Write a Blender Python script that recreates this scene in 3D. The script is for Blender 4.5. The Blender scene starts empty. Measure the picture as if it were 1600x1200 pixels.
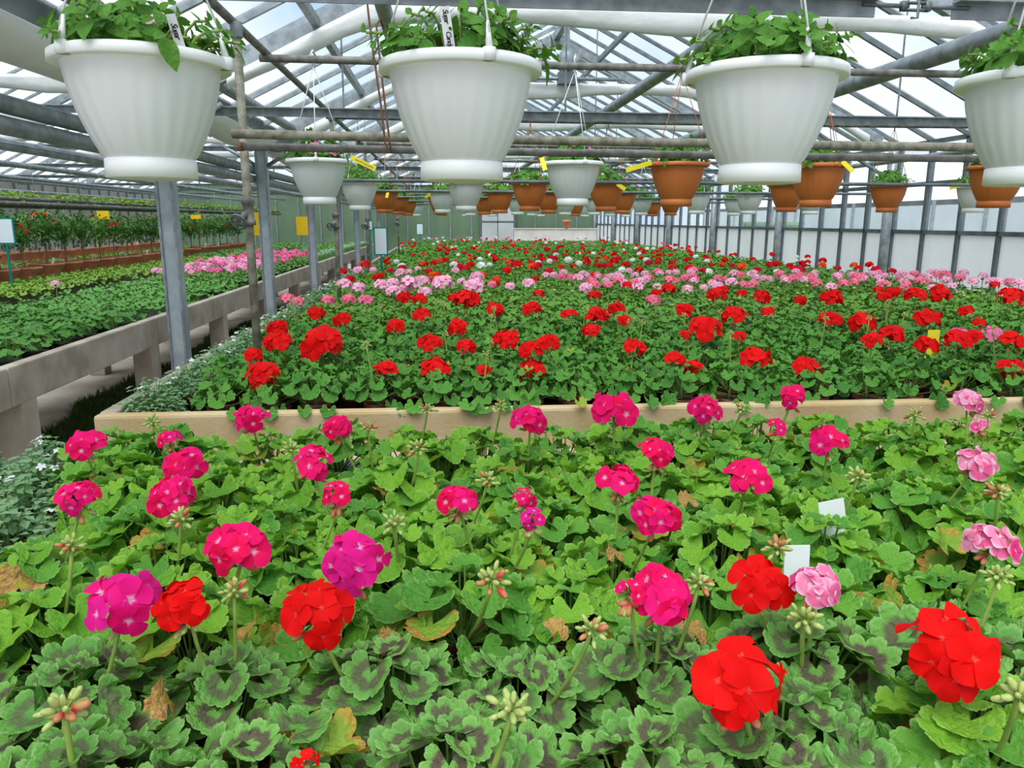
import bpy, math, random
import numpy as np
from mathutils import Vector, Matrix, Euler

R = math.radians
PI = math.pi
SC = bpy.context.scene
COL = SC.collection

# ------------------------------------------------------------------ camera
YAW, PITCH, ROLL, FPX = R(5.0), R(12.0), 0.003, 1200.0
EYE = Vector((0, 0, 1.45))
CAM_ROT = Matrix.Rotation(-YAW, 3, 'Z') @ Matrix.Rotation(PI / 2 - PITCH, 3, 'X') @ Matrix.Rotation(ROLL, 3, 'Z')
cam_data = bpy.data.cameras.new('camera')
cam_data.sensor_width = 36.0
cam_data.lens = 36.0 * FPX / 1600.0
cam_data.clip_start = 0.02
cam_data.clip_end = 300
cam = bpy.data.objects.new('camera', cam_data)
COL.objects.link(cam)
cam.matrix_world = Matrix.Translation(EYE) @ CAM_ROT.to_4x4()
SC.camera = cam

# ------------------------------------------------------------------ light
world = bpy.data.worlds.new('overcast_sky')
SC.world = world
world.use_nodes = True
wn = world.node_tree.nodes
wl = world.node_tree.links
wn.clear()
w_out = wn.new('ShaderNodeOutputWorld')
w_bg = wn.new('ShaderNodeBackground')
w_tc = wn.new('ShaderNodeTexCoord')
w_ns = wn.new('ShaderNodeTexNoise')
w_ns.inputs['Scale'].default_value = 3.2
w_ns.inputs['Detail'].default_value = 5
w_rp = wn.new('ShaderNodeValToRGB')
w_rp.color_ramp.elements[0].position = 0.36
w_rp.color_ramp.elements[0].color = (0.44, 0.60, 0.84, 1)
w_rp.color_ramp.elements[1].position = 0.60
w_rp.color_ramp.elements[1].color = (0.86, 0.89, 0.93, 1)
wl.new(w_tc.outputs['Generated'], w_ns.inputs['Vector'])
wl.new(w_ns.outputs['Fac'], w_rp.inputs['Fac'])
wl.new(w_rp.outputs['Color'], w_bg.inputs['Color'])
w_bg.inputs['Strength'].default_value = 1.38
wl.new(w_bg.outputs['Background'], w_out.inputs['Surface'])

sun_data = bpy.data.lights.new('veiled_sun', 'SUN')
sun_data.energy = 5.6
sun_data.angle = R(50)
sun_data.color = (1.0, 0.985, 0.95)
sun = bpy.data.objects.new('veiled_sun', sun_data)
COL.objects.link(sun)
sun.location = (0, -5, 12)
sun.rotation_euler = (R(28), R(-12), 0)

SC.view_settings.view_transform = 'Standard'
SC.view_settings.look = 'None'
SC.view_settings.gamma = 1.0
SC.view_settings.use_curve_mapping = False
SC.view_settings.exposure = 0.06

# ------------------------------------------------------------------ picture rays
def ray(u, v):
    return CAM_ROT @ Vector(((u - 800) / FPX, -(v - 600) / FPX, -1))
def on_z(u, v, z):
    d = ray(u, v); return EYE + d * ((z - EYE.z) / d.z)
def on_y(u, v, y):
    d = ray(u, v); return EYE + d * (y / d.y)
def on_x(u, v, x):
    d = ray(u, v); return EYE + d * (x / d.x)
def pix(p):
    q = CAM_ROT.transposed() @ (Vector(p) - EYE)
    if q.z > -0.05:
        return None
    return 800 + FPX * q.x / -q.z, 600 - FPX * q.y / -q.z

# ------------------------------------------------------------------ mesh helpers
class MB:
    """collects geometry for ONE mesh object"""
    def __init__(s):
        s.v = []; s.f = []; s.m = []; s.rad = []; s.ang = []
    def add(s, vs, fs, mi=0, rad=None, ang=None):
        b = len(s.v)
        s.v.extend([tuple(x) for x in vs])
        s.f.extend([tuple(i + b for i in f) for f in fs])
        s.m.extend([mi] * len(fs))
        s.rad.extend(rad if rad is not None else [0.0] * len(vs))
        s.ang.extend(ang if ang is not None else [0.0] * len(vs))
        return s
    def box(s, lo, hi, mi=0, rot=None, at=None):
        x0, y0, z0 = lo; x1, y1, z1 = hi
        vs = [Vector(p) for p in ((x0,y0,z0),(x1,y0,z0),(x1,y1,z0),(x0,y1,z0),(x0,y0,z1),(x1,y0,z1),(x1,y1,z1),(x0,y1,z1))]
        if rot is not None:
            vs = [rot @ p for p in vs]
        if at is not None:
            vs = [p + Vector(at) for p in vs]
        return s.add(vs, [(3,2,1,0),(4,5,6,7),(0,1,5,4),(1,2,6,5),(2,3,7,6),(3,0,4,7)], mi)
    def tube(s, pts, r, n=8, mi=0, cap=True):
        pts = [Vector(p) for p in pts]
        rs = r if isinstance(r, (list, tuple)) else [r] * len(pts)
        vs = []; fs = []
        up = None
        for i, p in enumerate(pts):
            a = pts[max(i - 1, 0)]; b = pts[min(i + 1, len(pts) - 1)]
            t = (b - a).normalized()
            if up is None:
                up = Vector((0, 0, 1)) if abs(t.z) < 0.9 else Vector((1, 0, 0))
            x = t.cross(up).normalized(); y = x.cross(t).normalized()
            up = y
            for k in range(n):
                an = 2 * PI * k / n
                vs.append(p + (x * math.cos(an) + y * math.sin(an)) * rs[i])
        for i in range(len(pts) - 1):
            for k in range(n):
                fs.append((i*n+k, i*n+(k+1)%n, (i+1)*n+(k+1)%n, (i+1)*n+k))
        if cap:
            fs.append(tuple(range(n))[::-1]); fs.append(tuple((len(pts)-1)*n + k for k in range(n)))
        return s.add(vs, fs, mi)
    def lathe(s, prof, n=32, at=(0,0,0), mi=0, flute=None):
        vs = []; fs = []
        for i, (r, z) in enumerate(prof):
            for k in range(n):
                an = 2 * PI * k / n
                rr = r
                if flute and flute[0] <= i <= flute[1]:
                    rr = r - flute[2] * (0.5 + 0.5 * math.cos(an * flute[3])) ** 4
                vs.append((at[0] + rr * math.cos(an), at[1] + rr * math.sin(an), at[2] + z))
        for i in range(len(prof) - 1):
            for k in range(n):
                fs.append((i*n+k, i*n+(k+1)%n, (i+1)*n+(k+1)%n, (i+1)*n+k))
        return s.add(vs, fs, mi)
    def disc(s, r, z, n=24, at=(0,0,0), mi=0):
        vs = [(at[0]+r*math.cos(2*PI*k/n), at[1]+r*math.sin(2*PI*k/n), at[2]+z) for k in range(n)]
        return s.add(vs, [tuple(range(n))], mi)
    def blob(s, c, r, n=6, m=4, mi=0, mat=None):
        c = Vector(c); vs = [Vector((0,0,-1))]; fs = []
        for j in range(1, m):
            ph = -PI/2 + PI*j/m
            for k in range(n):
                vs.append(Vector((math.cos(ph)*math.cos(2*PI*k/n), math.cos(ph)*math.sin(2*PI*k/n), math.sin(ph))))
        vs.append(Vector((0,0,1)))
        for k in range(n):
            fs.append((0, 1+(k+1)%n, 1+k)); fs.append((len(vs)-1, 1+(m-2)*n+k, 1+(m-2)*n+(k+1)%n))
        for j in range(m-2):
            for k in range(n):
                a = 1+j*n
                fs.append((a+k, a+(k+1)%n, a+n+(k+1)%n, a+n+k))
        rr = Vector(r) if not isinstance(r, (int, float)) else Vector((r, r, r))
        vs = [Vector((p.x*rr.x, p.y*rr.y, p.z*rr.z)) for p in vs]
        if mat is not None:
            vs = [mat @ p for p in vs]
        return s.add([c + p for p in vs], fs, mi)
    def merge(s, other, M, mi_off=0):
        return s.add([M @ Vector(p) for p in other.v], other.f, 0, other.rad, other.ang) if not mi_off and not any(other.m) else s._merge(other, M, mi_off)
    def _merge(s, other, M, off):
        b = len(s.v)
        s.v.extend([tuple(M @ Vector(p)) for p in other.v])
        s.f.extend([tuple(i + b for i in f) for f in other.f])
        s.m.extend([i + off for i in other.m]); s.rad.extend(other.rad); s.ang.extend(other.ang)
        return s
    def mesh(s, name, mats, smooth=True):
        me = bpy.data.meshes.new(name)
        me.from_pydata(s.v, [], s.f)
        if not isinstance(mats, (list, tuple)):
            mats = [mats]
        for m in mats:
            me.materials.append(m)
        if any(s.m):
            me.polygons.foreach_set('material_index', s.m)
        me.polygons.foreach_set('use_smooth', [smooth] * len(s.f))
        if any(s.rad):
            a = me.attributes.new('rad', 'FLOAT', 'POINT'); a.data.foreach_set('value', s.rad)
            a = me.attributes.new('ang', 'FLOAT', 'POINT'); a.data.foreach_set('value', s.ang)
        me.update()
        return me

def ob(name, me, parent=None, M=None):
    o = bpy.data.objects.new(name, me)
    COL.objects.link(o)
    if parent is not None:
        o.parent = parent
    if M is not None:
        o.matrix_basis = M
    return o
def tag(o, label, cat, group=None, kind=None):
    o['label'] = label; o['category'] = cat
    if group: o['group'] = group
    if kind: o['kind'] = kind
    return o
def root(name, loc, label=None, cat=None, group=None, rz=0.0, sc=1.0):
    o = bpy.data.objects.new(name, None)
    o.empty_display_size = 0.05
    COL.objects.link(o)
    o.matrix_basis = Matrix.Translation(Vector(loc)) @ Matrix.Rotation(rz, 4, 'Z') @ Matrix.Scale(sc, 4)
    if label: tag(o, label, cat, group)
    return o
def structure(name, label=None):
    o = bpy.data.objects.new(name, None)
    COL.objects.link(o)
    o['kind'] = 'structure'
    if label: o['label'] = label
    return o
def T(x, y, z):
    return Matrix.Translation((x, y, z))
def bez(p0, p1, p2, n=5):
    p0, p1, p2 = Vector(p0), Vector(p1), Vector(p2)
    return [p0*(1-t)**2 + p1*2*t*(1-t) + p2*t*t for t in [i/(n-1) for i in range(n)]]
def frame_from_normal(nrm, spin=0.0):
    z = Vector(nrm).normalized()
    q = Vector((0, 0, 1)).rotation_difference(z)
    return q.to_matrix().to_4x4() @ Matrix.Rotation(spin, 4, 'Z')

# ------------------------------------------------------------------ materials
def nodes_of(name):
    m = bpy.data.materials.new(name); m.use_nodes = True
    nt = m.node_tree; nt.nodes.clear()
    return m, nt.nodes, nt.links
def principled(N, L, rough=0.5, metal=0.0, spec=0.5):
    out = N.new('ShaderNodeOutputMaterial'); b = N.new('ShaderNodeBsdfPrincipled')
    b.inputs['Roughness'].default_value = rough; b.inputs['Metallic'].default_value = metal
    b.inputs['Specular IOR Level'].default_value = spec
    L.new(b.outputs['BSDF'], out.inputs['Surface'])
    return b, out
def rgb4(c): return (c[0], c[1], c[2], 1)
def mixc(N, L, fac, a, b, mode='MIX'):
    m = N.new('ShaderNodeMix'); m.data_type = 'RGBA'; m.blend_type = mode
    for sock, val in ((m.inputs[0], fac), (m.inputs[6], a), (m.inputs[7], b)):
        if hasattr(val, 'is_linked') or hasattr(val, 'links'):
            L.new(val, sock)
        elif isinstance(val, (int, float)):
            sock.default_value = val
        else:
            sock.default_value = rgb4(val)
    return m.outputs[2]
def math_n(N, L, op, a, b=None, c=None, clamp=False):
    m = N.new('ShaderNodeMath'); m.operation = op; m.use_clamp = clamp
    for i, val in enumerate((a, b, c)):
        if val is None: continue
        if hasattr(val, 'links'): L.new(val, m.inputs[i])
        else: m.inputs[i].default_value = val
    return m.outputs[0]
def noise(N, L, scale, detail=3, coord='Object', stretch=None):
    tc = N.new('ShaderNodeTexCoord'); n = N.new('ShaderNodeTexNoise')
    n.inputs['Scale'].default_value = scale; n.inputs['Detail'].default_value = detail
    if stretch:
        mp = N.new('ShaderNodeMapping'); mp.inputs['Scale'].default_value = stretch
        L.new(tc.outputs[coord], mp.inputs['Vector']); L.new(mp.outputs['Vector'], n.inputs['Vector'])
    else:
        L.new(tc.outputs[coord], n.inputs['Vector'])
    return n.outputs['Fac']
def ramp(N, L, fac, stops):
    r = N.new('ShaderNodeValToRGB')
    e = r.color_ramp.elements
    while len(e) < len(stops): e.new(0.5)
    for i, (p, c) in enumerate(stops):
        e[i].position = p; e[i].color = rgb4(c) if not isinstance(c, (int, float)) else (c, c, c, 1)
    L.new(fac, r.inputs['Fac'])
    return r.outputs['Color']
def mottled(name, a, b, scale=6, rough=0.6, metal=0.0, bump=0.0, bscale=40, lo=0.35, hi=0.65, stretch=None, spec=0.4):
    m, N, L = nodes_of(name)
    p, _ = principled(N, L, rough, metal, spec)
    c = ramp(N, L, noise(N, L, scale, 5, stretch=stretch), [(lo, a), (hi, b)])
    L.new(c, p.inputs['Base Color'])
    if bump:
        bp = N.new('ShaderNodeBump'); bp.inputs['Strength'].default_value = bump; bp.inputs['Distance'].default_value = 0.01
        L.new(noise(N, L, bscale, 4), bp.inputs['Height']); L.new(bp.outputs['Normal'], p.inputs['Normal'])
    return m

M_GALV = mottled('galvanised_steel', (0.20, 0.225, 0.24), (0.35, 0.38, 0.40), 14, 0.42, 0.35)
M_POST = mottled('post_zinc', (0.33, 0.38, 0.41), (0.46, 0.51, 0.54), 9, 0.45, 0.25)
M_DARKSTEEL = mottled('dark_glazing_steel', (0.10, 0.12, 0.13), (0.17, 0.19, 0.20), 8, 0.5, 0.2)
M_PIPE = mottled('weathered_pipe', (0.13, 0.125, 0.115), (0.27, 0.26, 0.235), 22, 0.65, 0.15, stretch=(1, 1, 1))
M_PIPE_MOSS = mottled('mossy_pipe', (0.15, 0.14, 0.10), (0.31, 0.30, 0.23), 30, 0.75)
M_RUST = mottled('rusty_cable', (0.13, 0.05, 0.03), (0.26, 0.12, 0.07), 40, 0.8)
M_CONC = mottled('concrete_grey', (0.36, 0.30, 0.225), (0.54, 0.47, 0.375), 5, 0.9, bump=0.25, bscale=60)
M_CONC_Y = mottled('concrete_stained', (0.50, 0.33, 0.14), (0.63, 0.48, 0.28), 4, 0.9, bump=0.25, bscale=60, lo=0.3, hi=0.62)
M_CONC_RIM = mottled('concrete_rim', (0.50, 0.40, 0.26), (0.66, 0.57, 0.44), 8, 0.9, bump=0.2)
M_FLOOR = mottled('floor_concrete', (0.36, 0.31, 0.26), (0.54, 0.48, 0.42), 2.2, 0.9, bump=0.3, bscale=50)
M_SOIL = mottled('potting_soil', (0.018, 0.012, 0.008), (0.07, 0.05, 0.035), 90, 0.95, bump=1.0, bscale=160)
M_POTRED = mottled('nursery_pot_brown', (0.14, 0.032, 0.014), (0.22, 0.055, 0.025), 6, 0.45)
M_TERRA = mottled('terracotta_plastic', (0.50, 0.13, 0.028), (0.58, 0.17, 0.04), 5, 0.5)
M_BOWL = mottled('terracotta_bowl', (0.58, 0.20, 0.10), (0.72, 0.30, 0.17), 7, 0.6)
M_WHITEPOT = mottled('white_pot_plastic', (0.66, 0.68, 0.675), (0.74, 0.755, 0.75), 3, 0.38, stretch=(1, 1, 0.25))
M_WHITERIM = mottled('white_pot_rim', (0.82, 0.83, 0.80), (0.87, 0.88, 0.86), 5, 0.35)
M_WIRE = mottled('white_hanger', (0.78, 0.79, 0.78), (0.86, 0.87, 0.86), 10, 0.4)
M_ORWIRE = mottled('orange_hanger', (0.50, 0.13, 0.04), (0.62, 0.18, 0.06), 10, 0.5)
M_BLACK = mottled('black_tray', (0.006, 0.007, 0.007), (0.016, 0.017, 0.018), 12, 0.35)
M_TRAYEDGE = mottled('grey_tray_edge', (0.05, 0.053, 0.055), (0.10, 0.105, 0.108), 12, 0.3)
M_CARD = mottled('white_card', (0.80, 0.81, 0.82), (0.86, 0.87, 0.88), 5, 0.4)
M_CARDBLUE = mottled('pale_sign_sheet', (0.66, 0.72, 0.80), (0.74, 0.79, 0.86), 3, 0.3)
M_GREENFRAME = mottled('green_sign_frame', (0.0, 0.16, 0.12), (0.0, 0.21, 0.16), 6, 0.4)
M_YELLOW = mottled('yellow_card', (0.88, 0.52, 0.005), (0.92, 0.60, 0.01), 6, 0.5)
M_YELTAG = mottled('yellow_tag', (0.88, 0.72, 0.02), (0.92, 0.80, 0.05), 6, 0.5)
M_INK = mottled('black_ink', (0.01, 0.01, 0.012), (0.02, 0.02, 0.024), 6, 0.6)
M_CLOTH = mottled('white_shade_cloth', (0.72, 0.72, 0.70), (0.82, 0.82, 0.80), 5, 0.8, bump=0.8, bscale=9, stretch=(0.4, 3, 3))
M_CLOTH_ST = mottled('stained_cloth', (0.74, 0.70, 0.60), (0.86, 0.86, 0.84), 2.5, 0.85, lo=0.2, hi=0.4)
M_GREENWALL = mottled('green_panel', (0.10, 0.165, 0.095), (0.14, 0.21, 0.125), 1.5, 0.6)
M_GREYWALL = mottled('grey_panel', (0.34, 0.33, 0.30), (0.46, 0.45, 0.41), 0.8, 0.8)
M_DOOR = mottled('door_panel', (0.46, 0.48, 0.48), (0.54, 0.56, 0.56), 2, 0.5)
M_WHITEBOARD = mottled('whitewashed_board', (0.60, 0.56, 0.52), (0.70, 0.67, 0.63), 3, 0.8)
M_STEM = mottled('green_stem', (0.20, 0.31, 0.05), (0.33, 0.44, 0.09), 25, 0.5)
M_STEMDARK = mottled('leaf_stems', (0.10, 0.20, 0.035), (0.20, 0.33, 0.07), 30, 0.55)
M_PEDICEL = mottled('pedicel', (0.20, 0.07, 0.03), (0.30, 0.14, 0.05), 60, 0.5)
M_BUD = mottled('green_bud', (0.33, 0.42, 0.10), (0.50, 0.55, 0.18), 70, 0.5)
M_BUDRED = mottled('opening_bud', (0.42, 0.30, 0.10), (0.70, 0.03, 0.05), 45, 0.5)
M_MOSS = mottled('moss_green', (0.035, 0.075, 0.015), (0.10, 0.17, 0.035), 14, 0.9)
M_WOOD = mottled('bamboo_stake', (0.30, 0.20, 0.09), (0.42, 0.30, 0.15), 20, 0.7)

def leaf_material(name, dark, light, edge, zone=None, yellow=0.0, trans=0.25, rough=0.45, vein=0.35, yel=((0.55, 0.36, 0.02), (0.62, 0.20, 0.03))):
    m, N, L = nodes_of(name)
    p, out = principled(N, L, rough, 0.0, 0.22)
    oi = N.new('ShaderNodeObjectInfo')
    at = N.new('ShaderNodeAttribute'); at.attribute_name = 'rad'
    aa = N.new('ShaderNodeAttribute'); aa.attribute_name = 'ang'
    rad = at.outputs['Fac']; ang = aa.outputs['Fac']
    rnd = oi.outputs['Random']
    c = mixc(N, L, rnd, dark, light)
    nz = noise(N, L, 2.2, 3)
    c = mixc(N, L, math_n(N, L, 'MULTIPLY', nz, 0.5), c, light)
    if zone is not None:
        wob = math_n(N, L, 'MULTIPLY_ADD', math_n(N, L, 'SINE', math_n(N, L, 'MULTIPLY', ang, 2 * PI * 7)), 0.035, rad)
        wob = math_n(N, L, 'MULTIPLY_ADD', nz, 0.22, wob)
        band = ramp(N, L, wob, [(0.30, 0.0), (0.42, 1.0), (0.70, 1.0), (0.84, 0.0)])
        zs = math_n(N, L, 'MULTIPLY', band, math_n(N, L, 'MULTIPLY_ADD', rnd, 0.35, 0.60))
        c = mixc(N, L, zs, c, zone)
    # paler veins running out from the stalk
    vv = math_n(N, L, 'ABSOLUTE', math_n(N, L, 'SINE', math_n(N, L, 'MULTIPLY', ang, PI * 8)))
    vs = ramp(N, L, vv, [(0.0, 1.0), (0.10, 0.0)])
    c = mixc(N, L, math_n(N, L, 'MULTIPLY', vs, vein), c, edge)
    es = ramp(N, L, rad, [(0.86, 0.0), (1.0, 1.0)])
    c = mixc(N, L, math_n(N, L, 'MULTIPLY', es, 0.6), c, edge)
    if yellow:
        yz = math_n(N, L, 'MULTIPLY_ADD', rad, 0.55, noise(N, L, 1.6, 4))
        ys = ramp(N, L, yz, [(1.02 - yellow, 0.0), (1.16 - yellow, 1.0)])
        yc = ramp(N, L, noise(N, L, 7, 4), [(0.38, yel[0]), (0.62, yel[1])])
        c = mixc(N, L, ys, c, yc)
    L.new(c, p.inputs['Base Color'])
    bp = N.new('ShaderNodeBump'); bp.inputs['Strength'].default_value = 0.35; bp.inputs['Distance'].default_value = 0.05
    L.new(math_n(N, L, 'MULTIPLY_ADD', noise(N, L, 5.0, 3), 1.6, math_n(N, L, 'MULTIPLY', vs, -0.7)), bp.inputs['Height']); L.new(bp.outputs['Normal'], p.inputs['Normal'])
    tr = N.new('ShaderNodeBsdfTranslucent'); L.new(mixc(N, L, 1.0, c, (1.0, 1.0, 0.55), 'MULTIPLY'), tr.inputs['Color'])
    mx = N.new('ShaderNodeMixShader'); mx.inputs['Fac'].default_value = trans
    L.new(p.outputs['BSDF'], mx.inputs[1]); L.new(tr.outputs['BSDF'], mx.inputs[2])
    L.new(mx.outputs['Shader'], out.inputs['Surface'])
    return m

ML_BRIGHT = leaf_material('geranium_leaf_bright', (0.10, 0.32, 0.022), (0.26, 0.53, 0.042), (0.42, 0.66, 0.15))
ML_MID = leaf_material('geranium_leaf_mid', (0.065, 0.255, 0.03), (0.17, 0.43, 0.05), (0.34, 0.58, 0.16))
ML_ZONAL = leaf_material('geranium_leaf_zonal', (0.11, 0.33, 0.055), (0.22, 0.48, 0.09), (0.36, 0.60, 0.20), zone=(0.125, 0.072, 0.066), vein=0.18)
ML_YELLOWING = leaf_material('geranium_leaf_yellowing', (0.16, 0.32, 0.03), (0.36, 0.52, 0.06), (0.50, 0.55, 0.12), yellow=0.14, yel=((0.55, 0.42, 0.05), (0.52, 0.22, 0.06)))
ML_ORANGE = leaf_material('geranium_leaf_withered', (0.40, 0.36, 0.04), (0.62, 0.46, 0.08), (0.60, 0.34, 0.12), yellow=0.48, yel=((0.66, 0.44, 0.10), (0.50, 0.21, 0.10)))
ML_DEEP = leaf_material('geranium_leaf_deep', (0.03, 0.15, 0.02), (0.115, 0.33, 0.04), (0.22, 0.45, 0.11), trans=0.18)
ML_FIELD = leaf_material('geranium_leaf_field', (0.045, 0.17, 0.02), (0.14, 0.33, 0.04), (0.22, 0.44, 0.09), trans=0.18, vein=0.0)
ML_IVY = leaf_material('ivy_leaf', (0.035, 0.17, 0.025), (0.115, 0.32, 0.05), (0.19, 0.42, 0.10), trans=0.15)
ML_LIME = leaf_material('lime_leaf', (0.12, 0.27, 0.025), (0.27, 0.43, 0.06), (0.30, 0.48, 0.12), trans=0.2, vein=0.0)
ML_PALE = leaf_material('pale_small_leaf', (0.15, 0.32, 0.14), (0.27, 0.46, 0.22), (0.33, 0.50, 0.28), trans=0.2, vein=0.1)
ML_PETUNIA = leaf_material('petunia_leaf', (0.055, 0.20, 0.02), (0.15, 0.36, 0.05), (0.22, 0.44, 0.10), trans=0.3, vein=0.15)
ML_BUSH = leaf_material('bush_leaf', (0.045, 0.15, 0.03), (0.15, 0.31, 0.06), (0.14, 0.28, 0.08), trans=0.1, vein=0.0)

def petal_material(name, body, centre, edge, cr=(0.10, 0.30), er=(0.85, 1.0), es=0.5, trans=0.25):
    m, N, L = nodes_of(name)
    p, out = principled(N, L, 0.6, 0.0, 0.1)
    at = N.new('ShaderNodeAttribute'); at.attribute_name = 'rad'
    aa = N.new('ShaderNodeAttribute'); aa.attribute_name = 'ang'
    rad = at.outputs['Fac']
    oi = N.new('ShaderNodeObjectInfo')
    c = mixc(N, L, math_n(N, L, 'MULTIPLY', oi.outputs['Random'], 0.6), body, edge)
    ln = math_n(N, L, 'ABSOLUTE', math_n(N, L, 'SINE', math_n(N, L, 'MULTIPLY', aa.outputs['Fac'], PI * 20)))
    rr = math_n(N, L, 'MULTIPLY_ADD', ln, 0.08, rad)
    c = mixc(N, L, ramp(N, L, rr, [(cr[0], 1.0), (cr[1], 0.0)]), c, centre)
    c = mixc(N, L, math_n(N, L, 'MULTIPLY', ramp(N, L, rad, [(er[0], 0.0), (er[1], 1.0)]), es), c, edge)
    L.new(c, p.inputs['Base Color'])
    tr = N.new('ShaderNodeBsdfTranslucent'); L.new(c, tr.inputs['Color'])
    mx = N.new('ShaderNodeMixShader'); mx.inputs['Fac'].default_value = trans
    L.new(p.outputs['BSDF'], mx.inputs[1]); L.new(tr.outputs['BSDF'], mx.inputs[2])
    L.new(mx.outputs['Shader'], out.inputs['Surface'])
    return m

MP = {
    'scarlet': petal_material('petal_scarlet', (0.90, 0.006, 0.004), (0.85, 0.10, 0.08), (0.66, 0.004, 0.006), cr=(0.06, 0.16)),  # darker petal rims paint in the shading between petals
    'cerise': petal_material('petal_cerise', (0.88, 0.004, 0.075), (0.92, 0.45, 0.68), (0.88, 0.012, 0.27), cr=(0.10, 0.27)),
    'magenta': petal_material('petal_magenta', (0.80, 0.005, 0.16), (0.88, 0.45, 0.72), (0.80, 0.02, 0.36), cr=(0.10, 0.27)),
    'variegated': petal_material('petal_pink_white_edge', (0.86, 0.045, 0.24), (0.92, 0.70, 0.80), (0.94, 0.58, 0.74), cr=(0.08, 0.22), er=(0.68, 1.0), es=1.0),
    'red': petal_material('petal_red', (0.84, 0.007, 0.006), (0.75, 0.02, 0.02), (0.62, 0.006, 0.008), cr=(0.06, 0.16)),  # rim colour darkened too, as painted shading that separates the petals
    'crimson': petal_material('petal_crimson', (0.62, 0.006, 0.025), (0.7, 0.05, 0.1), (0.70, 0.01, 0.05), cr=(0.06, 0.16)),
    'orange': petal_material('petal_orange_red', (0.86, 0.075, 0.012), (0.85, 0.12, 0.05), (0.90, 0.12, 0.02), cr=(0.06, 0.16)),
    'pink': petal_material('petal_soft_pink', (0.92, 0.42, 0.60), (0.80, 0.14, 0.34), (0.95, 0.60, 0.74), cr=(0.12, 0.32)),
    'rose': petal_material('petal_rose', (0.90, 0.15, 0.27), (0.82, 0.08, 0.18), (0.93, 0.32, 0.42), cr=(0.08, 0.25)),
    'hotpink': petal_material('petal_hot_pink', (0.84, 0.14, 0.36), (0.7, 0.06, 0.25), (0.90, 0.34, 0.54), cr=(0.08, 0.25)),
    'white': petal_material('petal_white', (0.86, 0.86, 0.84), (0.85, 0.80, 0.60), (0.90, 0.90, 0.90), cr=(0.06, 0.18)),
}

def pane_material(name, body, film, rough=0.15, tint=(0.93, 0.96, 0.97), gloss=0.05, streak=0.35, scale=(0.6, 6, 0.6), coord='Object'):
    """clear glazing (seen straight through) with a milky film on it"""
    m, N, L = nodes_of(name)
    out = N.new('ShaderNodeOutputMaterial')
    tr = N.new('ShaderNodeBsdfTransparent'); tr.inputs['Color'].default_value = rgb4(tint)
    df = N.new('ShaderNodeBsdfDiffuse'); df.inputs['Color'].default_value = rgb4(body)
    tl = N.new('ShaderNodeBsdfTranslucent'); tl.inputs['Color'].default_value = rgb4(body)
    gl = N.new('ShaderNodeBsdfGlossy'); gl.inputs['Roughness'].default_value = rough
    dm = N.new('ShaderNodeMixShader'); dm.inputs['Fac'].default_value = 0.6
    L.new(df.outputs[0], dm.inputs[1]); L.new(tl.outputs[0], dm.inputs[2])
    oi = N.new('ShaderNodeObjectInfo')
    nz = noise(N, L, 1.0, 4, coord, stretch=scale)
    f = math_n(N, L, 'MULTIPLY_ADD', math_n(N, L, 'SUBTRACT', nz, 0.5), streak, film)
    f = math_n(N, L, 'MULTIPLY_ADD', math_n(N, L, 'SUBTRACT', oi.outputs['Random'], 0.5), streak * 0.8, f, clamp=True)
    mx = N.new('ShaderNodeMixShader'); L.new(f, mx.inputs['Fac'])
    L.new(tr.outputs[0], mx.inputs[1]); L.new(dm.outputs[0], mx.inputs[2])
    m2 = N.new('ShaderNodeMixShader'); m2.inputs['Fac'].default_value = gloss
    L.new(mx.outputs[0], m2.inputs[1]); L.new(gl.outputs[0], m2.inputs[2])
    L.new(m2.outputs[0], out.inputs['Surface'])
    return m
M_ROOFPANE = pane_material('roof_glass', (0.88, 0.90, 0.92), 0.10, streak=0.4)
M_WALLPANE = pane_material('wall_glass', (0.80, 0.84, 0.86), 0.12, streak=0.25)
M_LOWPANE = pane_material('whitewashed_glass', (0.93, 0.93, 0.92), 0.78, streak=0.2)

# ================================================================== THE HOUSE
XG, XR, XL = -1.95, 5.30, -9.20          # gutter line, glass side wall, far side wall
YB, YF = 26.85, -3.15                     # end wall, start of the modelled house
TRUSS = [2.85 + 3.0 * k for k in range(-1, 8)]
EAVE, RIDGE = 2.32, 4.12
BAYS = [(XG, XR), (XL, XG)]

mb = MB().box((XL - 0.3, YF, -0.12), (XR + 0.2, YB + 0.3, 0.0))
floor = ob('floor', mb.mesh('floor', M_FLOOR, False)); floor['kind'] = 'structure'; floor['label'] = 'bare concrete floor of the greenhouse aisles'
mb = MB().box((-60, -20, -0.30), (60, 90, -0.13))
gro = ob('ground', mb.mesh('ground', mottled('outside_gravel', (0.30, 0.29, 0.26), (0.42, 0.41, 0.37), 1.5, 0.95), False)); gro['kind'] = 'structure'; gro['label'] = 'gravel yard outside the glass'

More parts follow.
